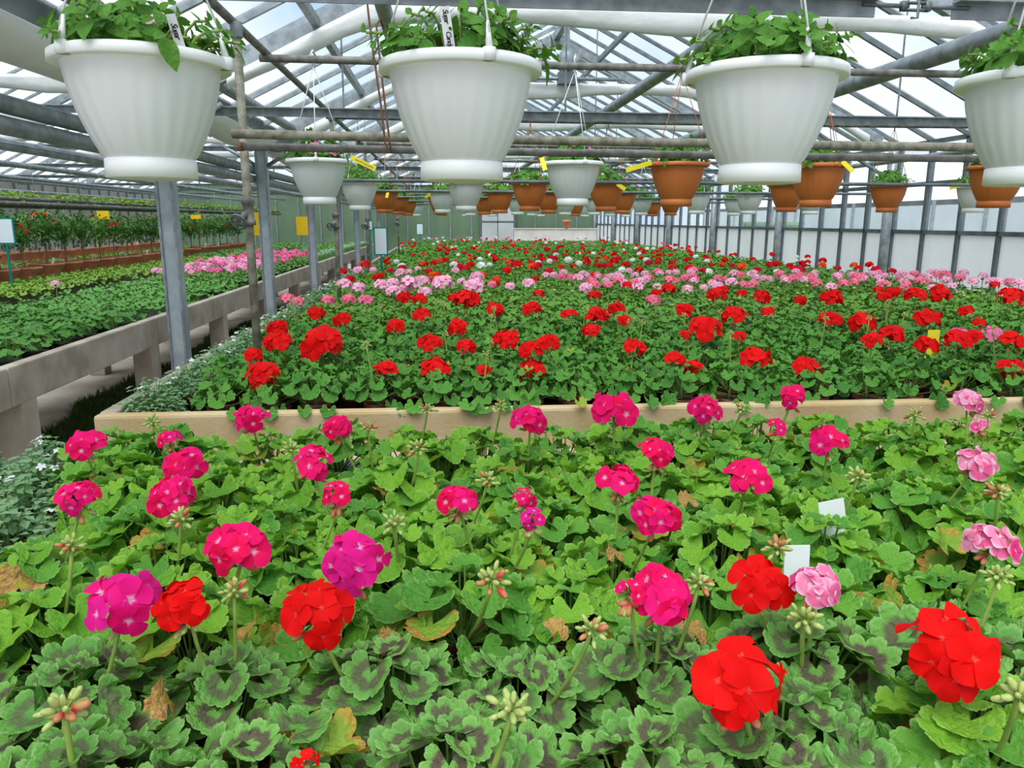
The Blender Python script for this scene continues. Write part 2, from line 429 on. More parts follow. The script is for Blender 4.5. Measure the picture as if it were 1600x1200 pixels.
# ---- glazed roof: panes, glazing bars, rafters, purlins
ceiling = structure('ceiling', 'glazed double-pitched greenhouse roof of glass panes and steel bars')
NP = 50
for x0, x1 in BAYS:
    xm = (x0 + x1) / 2
    for xe, side in ((x0, 1), (x1, -1)):
        L_ = math.hypot(xm - xe, RIDGE - EAVE)
        an = math.atan2(RIDGE - EAVE, xm - xe) if side > 0 else math.atan2(RIDGE - EAVE, xe - xm)
        pane = MB().box((0.0, 0.02, -0.002), (L_, 0.58, 0.002)).mesh('roof_pane', M_ROOFPANE, False)
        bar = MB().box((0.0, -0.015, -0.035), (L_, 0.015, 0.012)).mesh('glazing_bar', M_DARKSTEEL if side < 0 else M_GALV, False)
        raf = MB().box((0.25, -0.035, -0.13), (L_, 0.035, -0.035)).mesh('rafter', M_GALV, False)
        rot = Matrix.Rotation(-an, 4, 'Y') if side > 0 else Matrix.Rotation(PI + an, 4, 'Y')
        if side < 0:
            rot = Matrix.Rotation(PI, 4, 'Z') @ Matrix.Rotation(-an, 4, 'Y')
        for i in range(NP + 1):
            y = YF + 0.6 * i
            ob('glazing_bar', bar, ceiling, T(xe, y, EAVE) @ rot)
            if i < NP:
                ob('pane', pane, ceiling, T(xe, y if side > 0 else y + 0.6, EAVE) @ rot)
            if abs((y - 2.85) / 3 - round((y - 2.85) / 3)) < 0.01:
                ob('rafter', raf, ceiling, T(xe, y, EAVE) @ rot)
        for t in (0.30, 0.83):
            px_, pz_ = xe + (xm - xe) * t, EAVE + (RIDGE - EAVE) * t - 0.06
            ob('purlin', MB().box((px_ - 0.025, YF, pz_ - 0.04), (px_ + 0.025, YB, pz_ + 0.02)).mesh('purlin', M_GALV, False), ceiling)
    ob('ridge_beam', MB().box((xm - 0.04, YF, RIDGE - 0.10), (xm + 0.04, YB, RIDGE + 0.02)).mesh('ridge_beam', M_GALV, False), ceiling)

# ---- gutter between the two bays
gut = MB()
gut.add([(XG-0.17, y, 2.42) for y in (YF, YB)] + [(XG-0.10, y, 2.27) for y in (YF, YB)] + [(XG+0.10, y, 2.27) for y in (YF, YB)] + [(XG+0.17, y, 2.42) for y in (YF, YB)]
        + [(XG-0.165, y, 2.425) for y in (YF, YB)] + [(XG-0.095, y, 2.28) for y in (YF, YB)] + [(XG+0.095, y, 2.28) for y in (YF, YB)] + [(XG+0.165, y, 2.425) for y in (YF, YB)],
        [(0,1,3,2),(2,3,5,4),(4,5,7,6),(8,10,11,9),(10,12,13,11),(12,14,15,13),(0,8,9,1),(6,7,15,14)])
g = ob('gutter', gut.mesh('gutter', mottled('gutter_zinc', (0.15, 0.17, 0.19), (0.24, 0.26, 0.28), 5, 0.5, 0.2), False)); g['kind'] = 'structure'; g['label'] = 'dark zinc gutter running between the two roofs'

# ---- side wall of glass
wall_right = structure('wall_right', 'glass side wall, clear above the rail and whitewashed below')
low = MB().box((-0.003, 0.03, 0.05), (0.003, 0.57, 1.32)).mesh('low_pane', M_LOWPANE, False)
hi1 = MB().box((-0.003, 0.03, 1.36), (0.003, 0.57, 1.84)).mesh('clear_pane', M_WALLPANE, False)
hi2 = MB().box((-0.003, 0.03, 1.88), (0.003, 0.57, 2.30)).mesh('top_pane', M_WALLPANE, False)
mul = MB().box((-0.03, -0.022, 0.0), (0.03, 0.022, 2.32)).mesh('mullion', M_DARKSTEEL, False)
pst = MB().tube([(0, 0, 0), (0, 0, 2.32)], 0.057, 14).mesh('round_post', M_GALV)
for i in range(NP + 1):
    y = YF + 0.6 * i
    ob('mullion', mul, wall_right, T(XR, y, 0))
    if i < NP:
        ob('pane', low, wall_right, T(XR, y, 0)); ob('pane', hi1, wall_right, T(XR, y, 0)); ob('pane', hi2, wall_right, T(XR, y, 0))
    if abs((y - 2.85) / 3 - round((y - 2.85) / 3)) < 0.01:
        ob('post', pst, wall_right, T(XR - 0.09, y, 0))
for z in (0.03, 1.34, 1.86, 2.30):
    ob('rail', MB().box((XR - 0.03, YF, z - 0.022), (XR + 0.03, YB, z + 0.022)).mesh('rail', M_DARKSTEEL, False), wall_right)

# ---- far side wall: grey boards between dark mullions
wall_left = structure('wall_left', 'grey boarded side wall with dark upright mullions')
bd = MB().box((-0.02, 0.03, 0.0), (0.02, 0.57, 2.30)).mesh('grey_board', M_GREYWALL, False)
for i in range(NP + 1):
    y = YF + 0.6 * i
    ob('mullion', MB().box((-0.03, -0.03, 0.0), (0.045, 0.03, 2.32)).mesh('mullion', M_DARKSTEEL, False) if i == 0 else bpy.data.meshes['mullion.001'], wall_left, T(XL, y, 0))
    if i < NP:
        ob('panel', bd, wall_left, T(XL, y, 0))

# ---- end wall: green sheets, a pale door, glass gables above
wall_back = structure('wall_back', 'green sheeted end wall with pale seams')
x = XL
k = 0
gp = MB().box((0.012, -0.02, 0.0), (0.713, 0.02, 2.6)).mesh('green_sheet', M_GREENWALL, False)
gs = MB().box((-0.02, -0.045, 0.0), (0.02, 0.02, 2.6)).mesh('seam_strip', M_GALV, False)
while x < XR - 0.1:
    ob('panel', gp, wall_back, T(x, YB + 0.05, 0))
    ob('seam_strip', gs, wall_back, T(x, YB + 0.05, 0))
    x += 0.725
for x0, x1 in BAYS:
    xm = (x0 + x1) / 2
    N_ = 6
    for i in range(N_):
        a, b = x0 + (x1 - x0) * i / N_, x0 + (x1 - x0) * (i + 1) / N_
        za = RIDGE - abs(a - xm) / (xm - x0) * (RIDGE - EAVE); zb = RIDGE - abs(b - xm) / (xm - x0) * (RIDGE - EAVE)
        if max(za, zb) <= 2.62: continue
        za, zb = max(za, 2.61), max(zb, 2.61)
        ob('gable_pane', MB().add([(a+.02, YB+.05, 2.6), (b-.02, YB+.05, 2.6), (b-.02, YB+.05, zb), (a+.02, YB+.05, za), (a+.02, YB+.056, 2.6), (b-.02, YB+.056, 2.6), (b-.02, YB+.056, zb), (a+.02, YB+.056, za)],
            [(0,1,2,3),(7,6,5,4),(0,4,5,1),(2,6,7,3),(1,5,6,2),(3,7,4,0)]).mesh('gable_pane', M_ROOFPANE, False), wall_back)
        ob('gable_bar', MB().box((a-.02, YB+.02, 2.58), (a+.02, YB+.06, za)).mesh('gable_bar', M_GALV, False), wall_back)

dX0, dX1 = on_y(752, 350, YB).x, on_y(803, 350, YB).x
door = structure('door_1', 'pale grey sliding door in the green end wall')
for i in range(2):
    a = dX0 + (dX1 - dX0) * i / 2; b = dX0 + (dX1 - dX0) * (i + 1) / 2
    ob('door_panel', MB().box((a + .015, YB - .06, 0.02), (b - .015, YB - .03, 1.38)).mesh('door_panel', M_DOOR, False), door)
    ob('door_panel', MB().box((a + .015, YB - .06, 1.44), (b - .015, YB - .03, 2.05)).mesh('door_panel', M_DOOR, False), door)
df = MB().box((dX0 - .05, YB - .08, 0), (dX0, YB - .0, 2.1)).box((dX1, YB - .08, 0), (dX1 + .05, YB, 2.1)).box((dX0 - .05, YB - .08, 2.06), (dX1 + .05, YB, 2.12))
df.box((dX0, YB - .065, 1.385), (dX1, YB - .03, 1.435)).box(((dX0+dX1)/2 - .015, YB - .065, 0.02), ((dX0+dX1)/2 + .015, YB - .03, 2.06))
ob('door_frame', df.mesh('door_frame', M_DARKSTEEL, False), door)

# ================================================================== STEELWORK AND PIPES
# gutter posts with bracket arms
pm = MB()
w = 0.055
pm.box((-w, -w, 0), (w, w, 2.27))
pme = pm.mesh('post_shaft', M_POST, False)
lip = MB().box((-w-.004, -w-.012, 0), (-w+.012, -w, 2.27)).box((w-.012, -w-.012, 0), (w+.004, -w, 2.27)).mesh('post_lip', M_GALV, False)
brc = MB()
for s in (-1, 1):
    brc.tube([(s*0.05, 0, 2.02), (s*0.42, 0, 2.24)], 0.022, 6)
brm = brc.mesh('bracket_arm', M_GALV)
plm = MB().box((-.1, -.1, 0), (.1, .1, .012)).mesh('base_plate', M_GALV, False)
ordn = ['first', 'second', 'third', 'fourth', 'fifth', 'sixth', 'seventh', 'eighth']
for k, y in enumerate([5.80 + 3.02 * j for j in range(7)]):
    o = root('support_post', (XG, y, 0), 'square zinc post under the gutter, %s one along the aisle from the stained concrete corner' % ordn[k], 'post', 'gutter posts along the aisle')
    ob('shaft', pme, o); ob('lip', lip, o); ob('bracket_arm', brm, o); ob('base_plate', plm, o)

# tie beams across each bay
def angle_beam(x0, x1, y, z, h=0.06):
    return MB().box((x0, y - .004, z - h/2), (x1, y + .004, z + h/2)).box((x0, y - .05, z + h/2 - .008), (x1, y - .004, z + h/2)).mesh('tie_beam', M_GALV, False)
for k, y in enumerate(TRUSS):
    if y < 0: continue
    zb = 2.198
    if k == 1:
        o = root('tie_beam', (XG, y, zb), 'galvanised angle tie beam joined by a turnbuckle, above the first pots', 'beam')
        xa, xb = on_y(1367, 10, y).x, on_y(1487, 20, y).x
        inv = T(-XG, -y, -zb)
        ob('angle_bar', angle_beam(XG + .1, xa, y, zb), o, inv); ob('angle_bar', angle_beam(xb, XR - .05, y, zb), o, inv)
        tb = MB(); c = (xa + xb) / 2
        for dz in (-.012, .012):
            tb.box((c - .04, y - .01, zb + .01 + dz - .004), (c + .05, y + .006, zb + .01 + dz + .004))
        tb.box((c - .05, y - .012, zb - .006), (c - .03, y + .008, zb + .026)).box((c + .04, y - .012, zb - .006), (c + .06, y + .008, zb + .026))
        tb.tube([(xa - .05, y - .008, zb + .012), (c - .02, y, zb + .01)], .008, 8).tube([(c + .03, y, zb + .01), (xb + .06, y - .008, zb + .008)], .008, 8)
        tb.tube([(c + .012, y - .01, zb + .035), (c + .012, y - .01, zb - .03), (c - .012, y - .01, zb - .03)], .005, 6)
        ob('turnbuckle', tb.mesh('turnbuckle', M_DARKSTEEL), o, inv)
    else:
        o = ob('tie_beam', angle_beam(XG + .1, XR - .05, y, zb))
        tag(o, 'galvanised angle tie beam over the flower bed, level with the %s gutter post' % ordn[k - 2], 'beam', 'tie beams over the large bed')
    o = ob('tie_beam', angle_beam(XL + .1, XG - .1, y, zb, 0.05))
    tag(o, 'galvanised tie beam across the side bay, %s' % ('before the first gutter post' if k < 2 else 'level with the %s gutter post' % ordn[k - 2]), 'beam', 'tie beams over the side bay')

def pipe(name, label, cat, p0, p1, r, mat, group=None, sag=0.0, n=12, ends=None):
    p0, p1 = Vector(p0), Vector(p1)
    pts = [p0.lerp(p1, t / 10) - Vector((0, 0, sag * 4 * (t/10) * (1 - t/10))) for t in range(11)]
    o = ob(name, MB().tube(pts, r, n).mesh(name, mat))
    return tag(o, label, cat, group)

# long tubes running the length of the house (offset per metre of height read off the picture)
def long_tube(u, v, z, r, label, mat=M_GALV, y0=-1.0, y1=YB - .1):
    p = on_z(u, v, z)
    return pipe('roof_tube', label, 'pipe', (p.x, y0, z), (p.x, y1, z), r, mat)
long_tube(1000, 139, 2.29, 0.036, 'thick grey tube lying along the tie beams over the middle pots')
long_tube(1450, 92, 2.30, 0.050, 'thickest grey tube lying along the tie beams towards the glass wall')
long_tube(605, 32, 2.31, 0.034, 'grey tube lying along the tie beams above the second white pot')
long_tube(405, 73, 2.27, 0.019, 'slim grey tube that carries the upright valve pipes', M_PIPE)
pipe('roof_tube', 'grey tube running beside the gutter under the glass', 'pipe', (-1.62, -1, 2.42), (-1.62, YB - .1, 2.42), .045, M_GALV)
for z, dx in ((1.985, 0.0), (1.885, 0.001)):
    pipe('heating_pipe', '%s heating pipe of the pair clamped to the gutter posts' % ('upper' if dx == 0 else 'lower'), 'pipe', (XG - .12 + dx, 0.5, z), (XG - .12 + dx, YB - .4, z), .046, M_GALV, 'heating pipes on the gutter posts')
pipe('heating_pipe', 'slim pipe slung beneath the heating pipe pair by the gutter', 'pipe', (XG - .18, 0.5, 1.80), (XG - .18, YB - .4, 1.80), .022, M_GALV)
ORD_ = ['first', 'second', 'third', 'fourth', 'fifth', 'sixth']
for i, (xx, zz, rr) in enumerate(((-3.3, 2.02, .03), (-4.2, 2.12, .022), (-5.2, 2.10, .035), (-6.4, 2.06, .03), (-7.6, 2.12, .035), (-8.5, 2.0, .03))):
    pipe('roof_tube', 'grey tube running lengthwise under the side bay roof, %s from the gutter' % ORD_[i], 'pipe', (xx, 1, zz), (xx, YB - .4, zz), rr, M_GALV, 'tubes under the side bay roof')
pipe('roof_tube', 'grey tube at the glass wall under the eave', 'pipe', (XR - .25, 0, 2.12), (XR - .25, YB - .4, 2.12), .03, M_GALV)
for y in (8.85, 11.85, 14.85, 17.85):
    for s in (0,):
        xx = XR - .05
        pipe('roof_brace', 'slanting brace from the glass wall up to the roof', 'brace', (xx, y, 1.9), (xx - 1.3, y, 2.62), .022, M_GALV, 'braces at the glass wall')

# cross pipes
xv = on_z(405, 73, 2.27).x
ORD = ['first', 'second', 'third', 'fourth', 'fifth', 'sixth', 'seventh', 'eighth', 'ninth', 'tenth', 'eleventh', 'twelfth']
ROWS = [1.62, 4.15, 6.35, 8.45, 10.55, 12.65, 14.75]
for k, y in enumerate(ROWS):
    pipe('hanging_pipe', 'weathered cross pipe with hooks, carrying the %s row of hanging pots' % ORD[k], 'pipe', (xv - .02, y, 2.235), (XR - .3, y, 2.235), .019, M_PIPE, 'cross pipes that carry the pots', sag=.01)
pA, pB = on_y(363, 209, 3.3), on_y(380, 229, 3.36)
pipe('cross_pipe', 'mossy cross pipe, upper of two in front of the petunias', 'pipe', pA, (4.9, 3.3, pA.z - .012), .0185, M_PIPE_MOSS, sag=.012)
o = pipe('cross_pipe', 'dark cross pipe with rusty end, lower of two', 'pipe', pB, (4.9, 3.36, pB.z - .012), .016, M_PIPE, sag=.012)
cp = ob('rusty_cap', MB().tube([pB - Vector((.022, 0, 0)), pB], .019, 10).mesh('rusty_cap', M_RUST), o)
for kk, yk in enumerate(ROWS[2:]):
    y = yk - .25
    o = pipe('cross_pipe', 'thin cross pipe over the geranium bed, just before the %s row of hanging pots' % ORD[kk + 2], 'pipe', (-1.0, y, 1.745), (XR - .3, y, 1.745), .014, M_DARKSTEEL, 'thin cross pipes', sag=.0)
    for xw in (-.6, 1.3, 3.2, 4.7):
        ob('suspension_wire', MB().tube([(xw, y, 1.75), (xw, yk, 2.235)], .003, 5).mesh('suspension_wire', M_GALV), o)

# upright water pipes with hand-wheel valves
def valve_pipe(u, v, y, label, sc=1.0):
    p = on_y(u, v, y)
    o = root('valve_pipe', (p.x, y, 0), label, 'pipe', 'upright water pipes')
    ob('riser', MB().tube([(0, 0, .64), (0, 0, 2.25)], .0185, 10).mesh('riser', M_PIPE_MOSS), o)
    c = p.z
    b = MB().lathe([(.0, c+.06), (.03, c+.06), (.03, c+.035), (.024, c+.03), (.024, c-.035), (.03, c-.04), (.03, c-.06), (0, c-.06)], 12)
    b.tube([(0, 0, c), (-.02, -.05, c - .03)], .014, 8)
    vb = ob('valve_body', b.mesh('valve_body', M_PIPE), o)
    wv = MB(); C = Vector((-.028, -.07, c - .045)); nrm = Vector((-.3, -.8, -.5)).normalized()
    Fm = Matrix.Translation(C) @ frame_from_normal(nrm)
    n = 14; ringp = [Fm @ Vector((.034 * math.cos(2*PI*k/n), .034 * math.sin(2*PI*k/n), 0)) for k in range(n + 1)]
    wv.tube(ringp, .006, 6, cap=False)
    for k in range(5):
        wv.tube([C, Fm @ Vector((.034 * math.cos(2*PI*k/5), .034 * math.sin(2*PI*k/5), 0))], .0045, 5)
    ob('hand_wheel', wv.mesh('hand_wheel', M_DARKSTEEL), vb)
    ob('elbow', MB().lathe([(.026, 2.2), (.026, 2.26)], 10).mesh('elbow', M_GALV), o)
valve_pipe(388, 330, 3.55, 'upright water pipe with hand wheel rising past the first white pot')
valve_pipe(525, 345, 6.3, 'upright water pipe with hand wheel before the third gutter post')
valve_pipe(574, 348, 9.2, 'upright water pipe with hand wheel beside the green framed sign')
valve_pipe(622, 346, 14.0, 'farthest upright water pipe with hand wheel near the green wall')

# slim drop rods from roof to tie beams
def roofz(x):
    xm = (XG + XR) / 2
    return RIDGE - abs(x - xm) / (xm - XG) * (RIDGE - EAVE)
for y, xs in ((2.85, (3.9,)), (5.85, (-.7, .9, 2.4, 3.45)), (8.85, (0.3, 1.7, 3.4)), (11.85, (0.8, 2.6, 4.0)), (14.85, (.5, 2.9))):
    for x in xs:
        pipe('drop_rod', 'slim upright rod from rafter to tie beam', 'rod', (x, y + .02, 2.2), (x, y + .02, roofz(x) - .1), .007, M_GALV, 'drop rods', n=6)

# rust coloured cable loop
q = [on_y(571, -20, 3.15), on_y(580, 60, 3.15), on_y(596, 170, 3.15), on_y(602, 226, 3.15), on_y(611, 238, 3.15), on_y(608, 215, 3.15), on_y(600, 150, 3.15), on_y(590, 60, 3.15), on_y(588, 40, 3.17), on_y(594, 30, 3.2), on_y(600, 45, 3.2)]
o = ob('hanging_cable', MB().tube(q, .0045, 6).mesh('hanging_cable', M_RUST)); tag(o, 'rust brown cable looped down beside the second white pot', 'cable')

# vent motor under the ridge
o = root('vent_motor', on_y(885, 95, 8.6), 'grey vent motor with gear wheel hanging at the ridge', 'motor')
ob('housing', MB().lathe([(0, -.10), (.07, -.10), (.085, -.05), (.085, .06), (.05, .11), (0, .11)], 14).mesh('housing', M_GALV), o)
ob('gear_box', MB().box((-.09, -.07, -.24), (.10, .07, -.12)).box((-.06, -.05, -.12), (.07, .05, -.09)).mesh('gear_box', M_DARKSTEEL, False), o)
gw = MB().tube([(.09, -.03, 0), (.09, .03, 0)], .075, 16)
ob('gear_wheel', gw.mesh('gear_wheel', M_GALV), o)
ob('drive_shaft', MB().tube([(-.5, 0, -.18), (.6, 0, -.18)], .02, 8).mesh('drive_shaft', M_GALV), o)
ob('hanger_strap', MB().box((-.03, -.02, .10), (.03, .02, .55)).mesh('hanger_strap', M_GALV, False), o)

# bundled white shade screens following the roof at each truss
def screen(y, x0, x1, label, group, seed):
    rnd = random.Random(seed)
    xm = (x0 + x1) / 2; s = (RIDGE - EAVE) / (xm - x0)
    zt = 2.86
    xi = x0 + (zt + .20 - EAVE) / s
    path = [Vector((x0 + .5, 0, EAVE + .5 * s - .2))]
    path += [Vector((x0 + .5, 0, EAVE + .5*s - .2)).lerp(Vector((xi, 0, zt)), t) for t in (.2, .4, .6, .8)]
    path += [Vector((xi + (x1 - x0 - 2 * (xi - x0)) * t / 14, 0, zt)) for t in range(15)]
    path += [Vector((x1 - (xi - x0), 0, zt)).lerp(Vector((x1 - .5, 0, EAVE + .5*s - .2)), t) for t in (.2, .4, .6, .8, 1)]
    vs = []; fs = []; n = 12
    ph = rnd.random() * 6
    for i, p in enumerate(path):
        hh = .066 + .026 * math.sin(i * .75 + ph) + .012 * rnd.random()
        if i < 5 or i > len(path) - 6: hh *= .7
        for k in range(n):
            a = 2 * PI * k / n
            dz = math.sin(a) * .045 if math.sin(a) > 0 else math.sin(a) * hh * 1.35
            vs.append((p.x, y + math.cos(a) * (.05 + .01 * math.sin(i + k)), p.z + dz))
    for i in range(len(path) - 1):
        for k in range(n):
            fs.append((i*n+k, i*n+(k+1)%n, (i+1)*n+(k+1)%n, (i+1)*n+k))
    fs.append(tuple(range(n))); fs.append(tuple((len(path)-1)*n + k for k in range(n)))
    o = ob('shade_screen', MB().add(vs, fs).mesh('shade_screen', M_CLOTH))
    tag(o, label, 'shade cloth', group)
for i, y in enumerate((5.70, 8.70, 11.70, 14.70, 17.70, 20.70)):
    screen(y, XG, XR, 'bundled white shade screen under the main roof, %s from the vent motor' % ['first before', 'right', 'first behind', 'second behind', 'third behind', 'fourth behind'][i] if i != 1 else 'bundled white shade screen under the main roof beside the vent motor', 'shade screens of the large bay', i)
    screen(y + .05, XL, XG, 'bundled white shade screen under the side bay roof, level with the %s gutter post' % ordn[i], 'shade screens of the side bay', i + 20)

# white film slung under the gutter
def film(y0, y1, i):
    vs = []; fs = []; ny, nx = 14, 7
    for a in range(ny):
        t = a / (ny - 1); sag = .07 * math.sin(PI * t) + .02 * math.sin(7 * t + i)
        for b in range(nx):
            u = b / (nx - 1)
            vs.append((XG - .20 + .40 * u, y0 + (y1 - y0) * t, 2.272 - (.07 + sag) * math.sin(PI * u)))
    for a in range(ny - 1):
        for b in range(nx - 1):
            fs.append((a*nx+b, a*nx+b+1, (a+1)*nx+b+1, (a+1)*nx+b))
    me = MB().add(vs, fs).mesh('gutter_film', M_CLOTH_ST)
    o = ob('gutter_film', me)
    so = o.modifiers.new('thickness', 'SOLIDIFY'); so.thickness = .004
    tag(o, 'sagging stained white film slung under the gutter, span %s' % ('before the first post' if i < 2 else 'behind the %s post' % ordn[i - 2]), 'film', 'white film under the gutter')
for i in range(8):
    film(-.10 + 3.02 * i, 2.66 + 3.02 * i, i)

# hanging shelf of seedlings in the side bay
o = root('hanging_shelf', (-5.6, 12, 1.6), 'long hanging shelf of pipes with seedling trays over the potted standards', 'shelf')
for dx, dz in ((.30, .10), (.36, .04), (-.3, .08)):
    ob('rail', MB().tube([(dx, -7, dz), (dx, 14, dz)], .026, 8).mesh('rail', M_PIPE), o)
ob('shelf_board', MB().box((-.34, -7, 0), (.34, 14, .02)).mesh('shelf_board', mottled('dark_board', (.10, .10, .085), (.17, .165, .14), 6, .8), False), o)
for y in (-6, -3, 0, 3, 6, 9, 12):
    for xw in (.33, -.3):
        ob('suspension_wire', MB().tube([(xw, y, .1), (xw, y, .62)], .006, 5).mesh('suspension_wire', M_GALV), o)

# ================================================================== BEDS AND BENCHES
bed = root('growing_bed', (2.0, 2.86, 0), 'long concrete-edged growing bed full of red and pink geraniums', 'bench')
inv = T(-2.0, -2.86, 0)
def boxpart(name, parent, lo, hi, mat, inv, bev=.006):
    me = MB().box(lo, hi).mesh(name, mat, False)
    o = ob(name, me, parent, inv)
    bm_ = o.modifiers.new('bevel', 'BEVEL'); bm_.width = bev; bm_.segments = 2
    return o
xs = [-1.285, 0.62, 2.52, 4.42, 5.10]
for a, b in zip(xs, xs[1:]):
    boxpart('front_board', bed, (a, 2.83, .555), (b - .006, 2.89, .75), M_CONC_Y, inv, .012)
    boxpart('front_ledge', bed, (a, 2.77, .545), (b - .006, 2.83, .59), M_CONC_RIM, inv, .008)
y = 2.89
while y < 23.6:
    boxpart('side_board', bed, (-1.285, y, .555), (-1.225, min(y + 1.95, 23.6), .75), M_CONC, inv)
    boxpart('side_board', bed, (5.04, y, .555), (5.10, min(y + 1.95, 23.6), .75), M_CONC, inv)
    y += 1.956
boxpart('back_board', bed, (-1.285, 23.61, .555), (5.10, 23.67, .75), M_CONC, inv)
boxpart('deck', bed, (-1.24, 2.88, .59), (5.06, 23.62, .64), M_BLACK, inv)
for yy in [3.1 + 2.9 * i for i in range(8)]:
    for xx in (-1.1, 1.0, 3.1, 4.9):
        boxpart('leg', bed, (xx - .06, yy - .06, 0), (xx + .06, yy + .06, .59), M_CONC, inv)

fb = root('growing_table', (0.4, 1.4, 0), 'black lined table in front, crowded with pots of bright geraniums', 'table')
inv = T(-.4, -1.4, 0)
M_WET = mottled('wet_black_liner', (0.004, 0.005, 0.005), (0.012, 0.013, 0.014), 8, 0.06, spec=0.7)
boxpart('deck', fb, (-1.26, .05, .575), (2.35, 2.47, .62), M_WET, inv)
for lo, hi in (((-1.30, .05, .55), (-1.25, 2.5, .66)), ((-1.30, 2.46, .55), (2.4, 2.5, .66)), ((2.34, .05, .55), (2.4, 2.5, .66))):
    boxpart('table_edge', fb, lo, hi, M_TRAYEDGE, inv)
for yy in (.66, 1.24, 1.84):
    boxpart('tray_ridge', fb, (-1.24, yy, .62), (2.33, yy + .022, .645), M_TRAYEDGE, inv)
for xx in (-.62, .0, .62, 1.24, 1.86):
    boxpart('tray_ridge', fb, (xx, .06, .62), (xx + .02, 2.45, .64), M_TRAYEDGE, inv)
for xx in (-1.2, .5, 2.2):
    for yy in (.2, 2.35):
        boxpart('leg', fb, (xx - .04, yy - .04, 0), (xx + .04, yy + .04, .575), M_CONC, inv)

lb = root('side_bench', (-2.13, 12, 0), 'grey concrete bench along the aisle, planted with young ivy geraniums', 'bench')
inv = T(2.13, -12, 0)
yy = 1.86
while yy < 24:
    boxpart('edge_board', lb, (-2.17, yy, .55), (-2.10, yy + 1.96, .75), M_CONC, inv, .01)
    yy += 1.97
for yy in [2.1, 3.98, 5.72, 7.55, 9.5, 11.4, 13.3, 15.2, 17.1, 19.0, 21.0, 23.0]:
    for xx in (-2.17, -3.3, -4.2, -5.8, -7.4):
        boxpart('leg', lb, (xx - .07, yy - .075, 0), (xx + .07, yy + .075, .555), M_CONC, inv, .008)
for xa, xb in ((-3.38, -2.15), (-7.6, -4.05)):  # gap between the decks is added to let light down to the floor
    boxpart('deck', lb, (xa, 1.8, .585), (xb, 23.9, .625), M_CONC_RIM, inv)  # pale underside chosen to bounce light beneath the bench
    boxpart('tray_mat', lb, (xa + .01, 1.8, .625), (xb - .0, 23.9, .635), M_BLACK, inv, .001)
boxpart('inner_board', lb, (-4.05, 1.8, .55), (-3.99, 23.9, .64), M_CONC, inv)

# ================================================================== LEAF, PETAL AND POT SHAPES
def leaf_mb(seed, cren=3, per=2, rings=(.42, .75, 1.0), lobes=7, ruffle=.15, cup=.30, lobe=.15, crd=.05, span=300):
    rnd = random.Random(seed)
    n = lobes * cren * per
    p1, p2 = rnd.random() * 6, rnd.random() * 6
    fold = rnd.uniform(-.05, .25)
    vs = [(0, 0, 0)]; rad = [0.0]; an = [0.5]
    wob = [1 + rnd.uniform(-.07, .07) for _ in range(lobes + 1)]
    for rr in rings:
        for i in range(n + 1):
            t = i / n * lobes
            th = math.radians(-span / 2 + span * i / n)
            r = (.95 + .07 * math.cos(th)) * wob[min(int(t), lobes - 1)] if rr > .9 else (.95 + .07 * math.cos(th))
            r *= 1 - lobe * (1 - abs(math.sin(PI * t))) ** 1.6 * rr ** 2
            if cren > 1:
                r *= 1 - crd * (1 - abs(math.sin(PI * t * cren))) * rr ** 4
            q = rr * r
            z = cup * q * q + ruffle * q * q * (math.sin(2 * th + p1) + .6 * math.sin(3 * th + p2)) + fold * q * abs(math.sin(th)) - .11 * q * (1 - abs(math.sin(PI * t))) * (.4 + .6 * rr)
            vs.append((q * math.sin(th), q * math.cos(th), z)); rad.append(rr); an.append((t - .5) / 8)
    fs = []
    for i in range(n):
        fs.append((0, 1 + i + 1, 1 + i))
    for j in range(len(rings) - 1):
        a = 1 + j * (n + 1); b = a + n + 1
        for i in range(n):
            fs.append((a + i, a + i + 1, b + i + 1, b + i))
    m = MB(); m.add(vs, fs, 0, rad, an)
    return m
def leaf_set(name, mat, seeds, **kw):
    return [leaf_mb(s, **kw).mesh(name, mat) for s in seeds]
FINE = dict(cren=3, per=4, rings=(.42, .78, 1.0))
LEAF_FINE = {k: leaf_set('leaf', m, range(q, q + 7), **FINE) for q, (k, m) in enumerate((('bright', ML_BRIGHT), ('mid', ML_MID), ('zonal', ML_ZONAL), ('yellowing', ML_YELLOWING), ('withered', ML_ORANGE)))}
LEAF_FINE['withered'] = leaf_set('leaf', ML_ORANGE, range(60, 64), cren=2, per=2, rings=(.42, .78, 1.0), ruffle=.28, cup=-.15)
LEAF_MED = leaf_set('leaf', ML_DEEP, range(30, 37), cren=3, per=2, rings=(.55, 1.0), cup=.2, ruffle=.12)
LEAF_MEDY = leaf_set('leaf', ML_YELLOWING, range(36, 38), cren=2, per=1, rings=(.55, 1.0), crd=.0)
LEAF_IVY = leaf_set('leaf', ML_IVY, range(40, 45), cren=2, per=1, rings=(.55, 1.0), lobes=5, lobe=.28, crd=0, cup=.05, ruffle=.06)

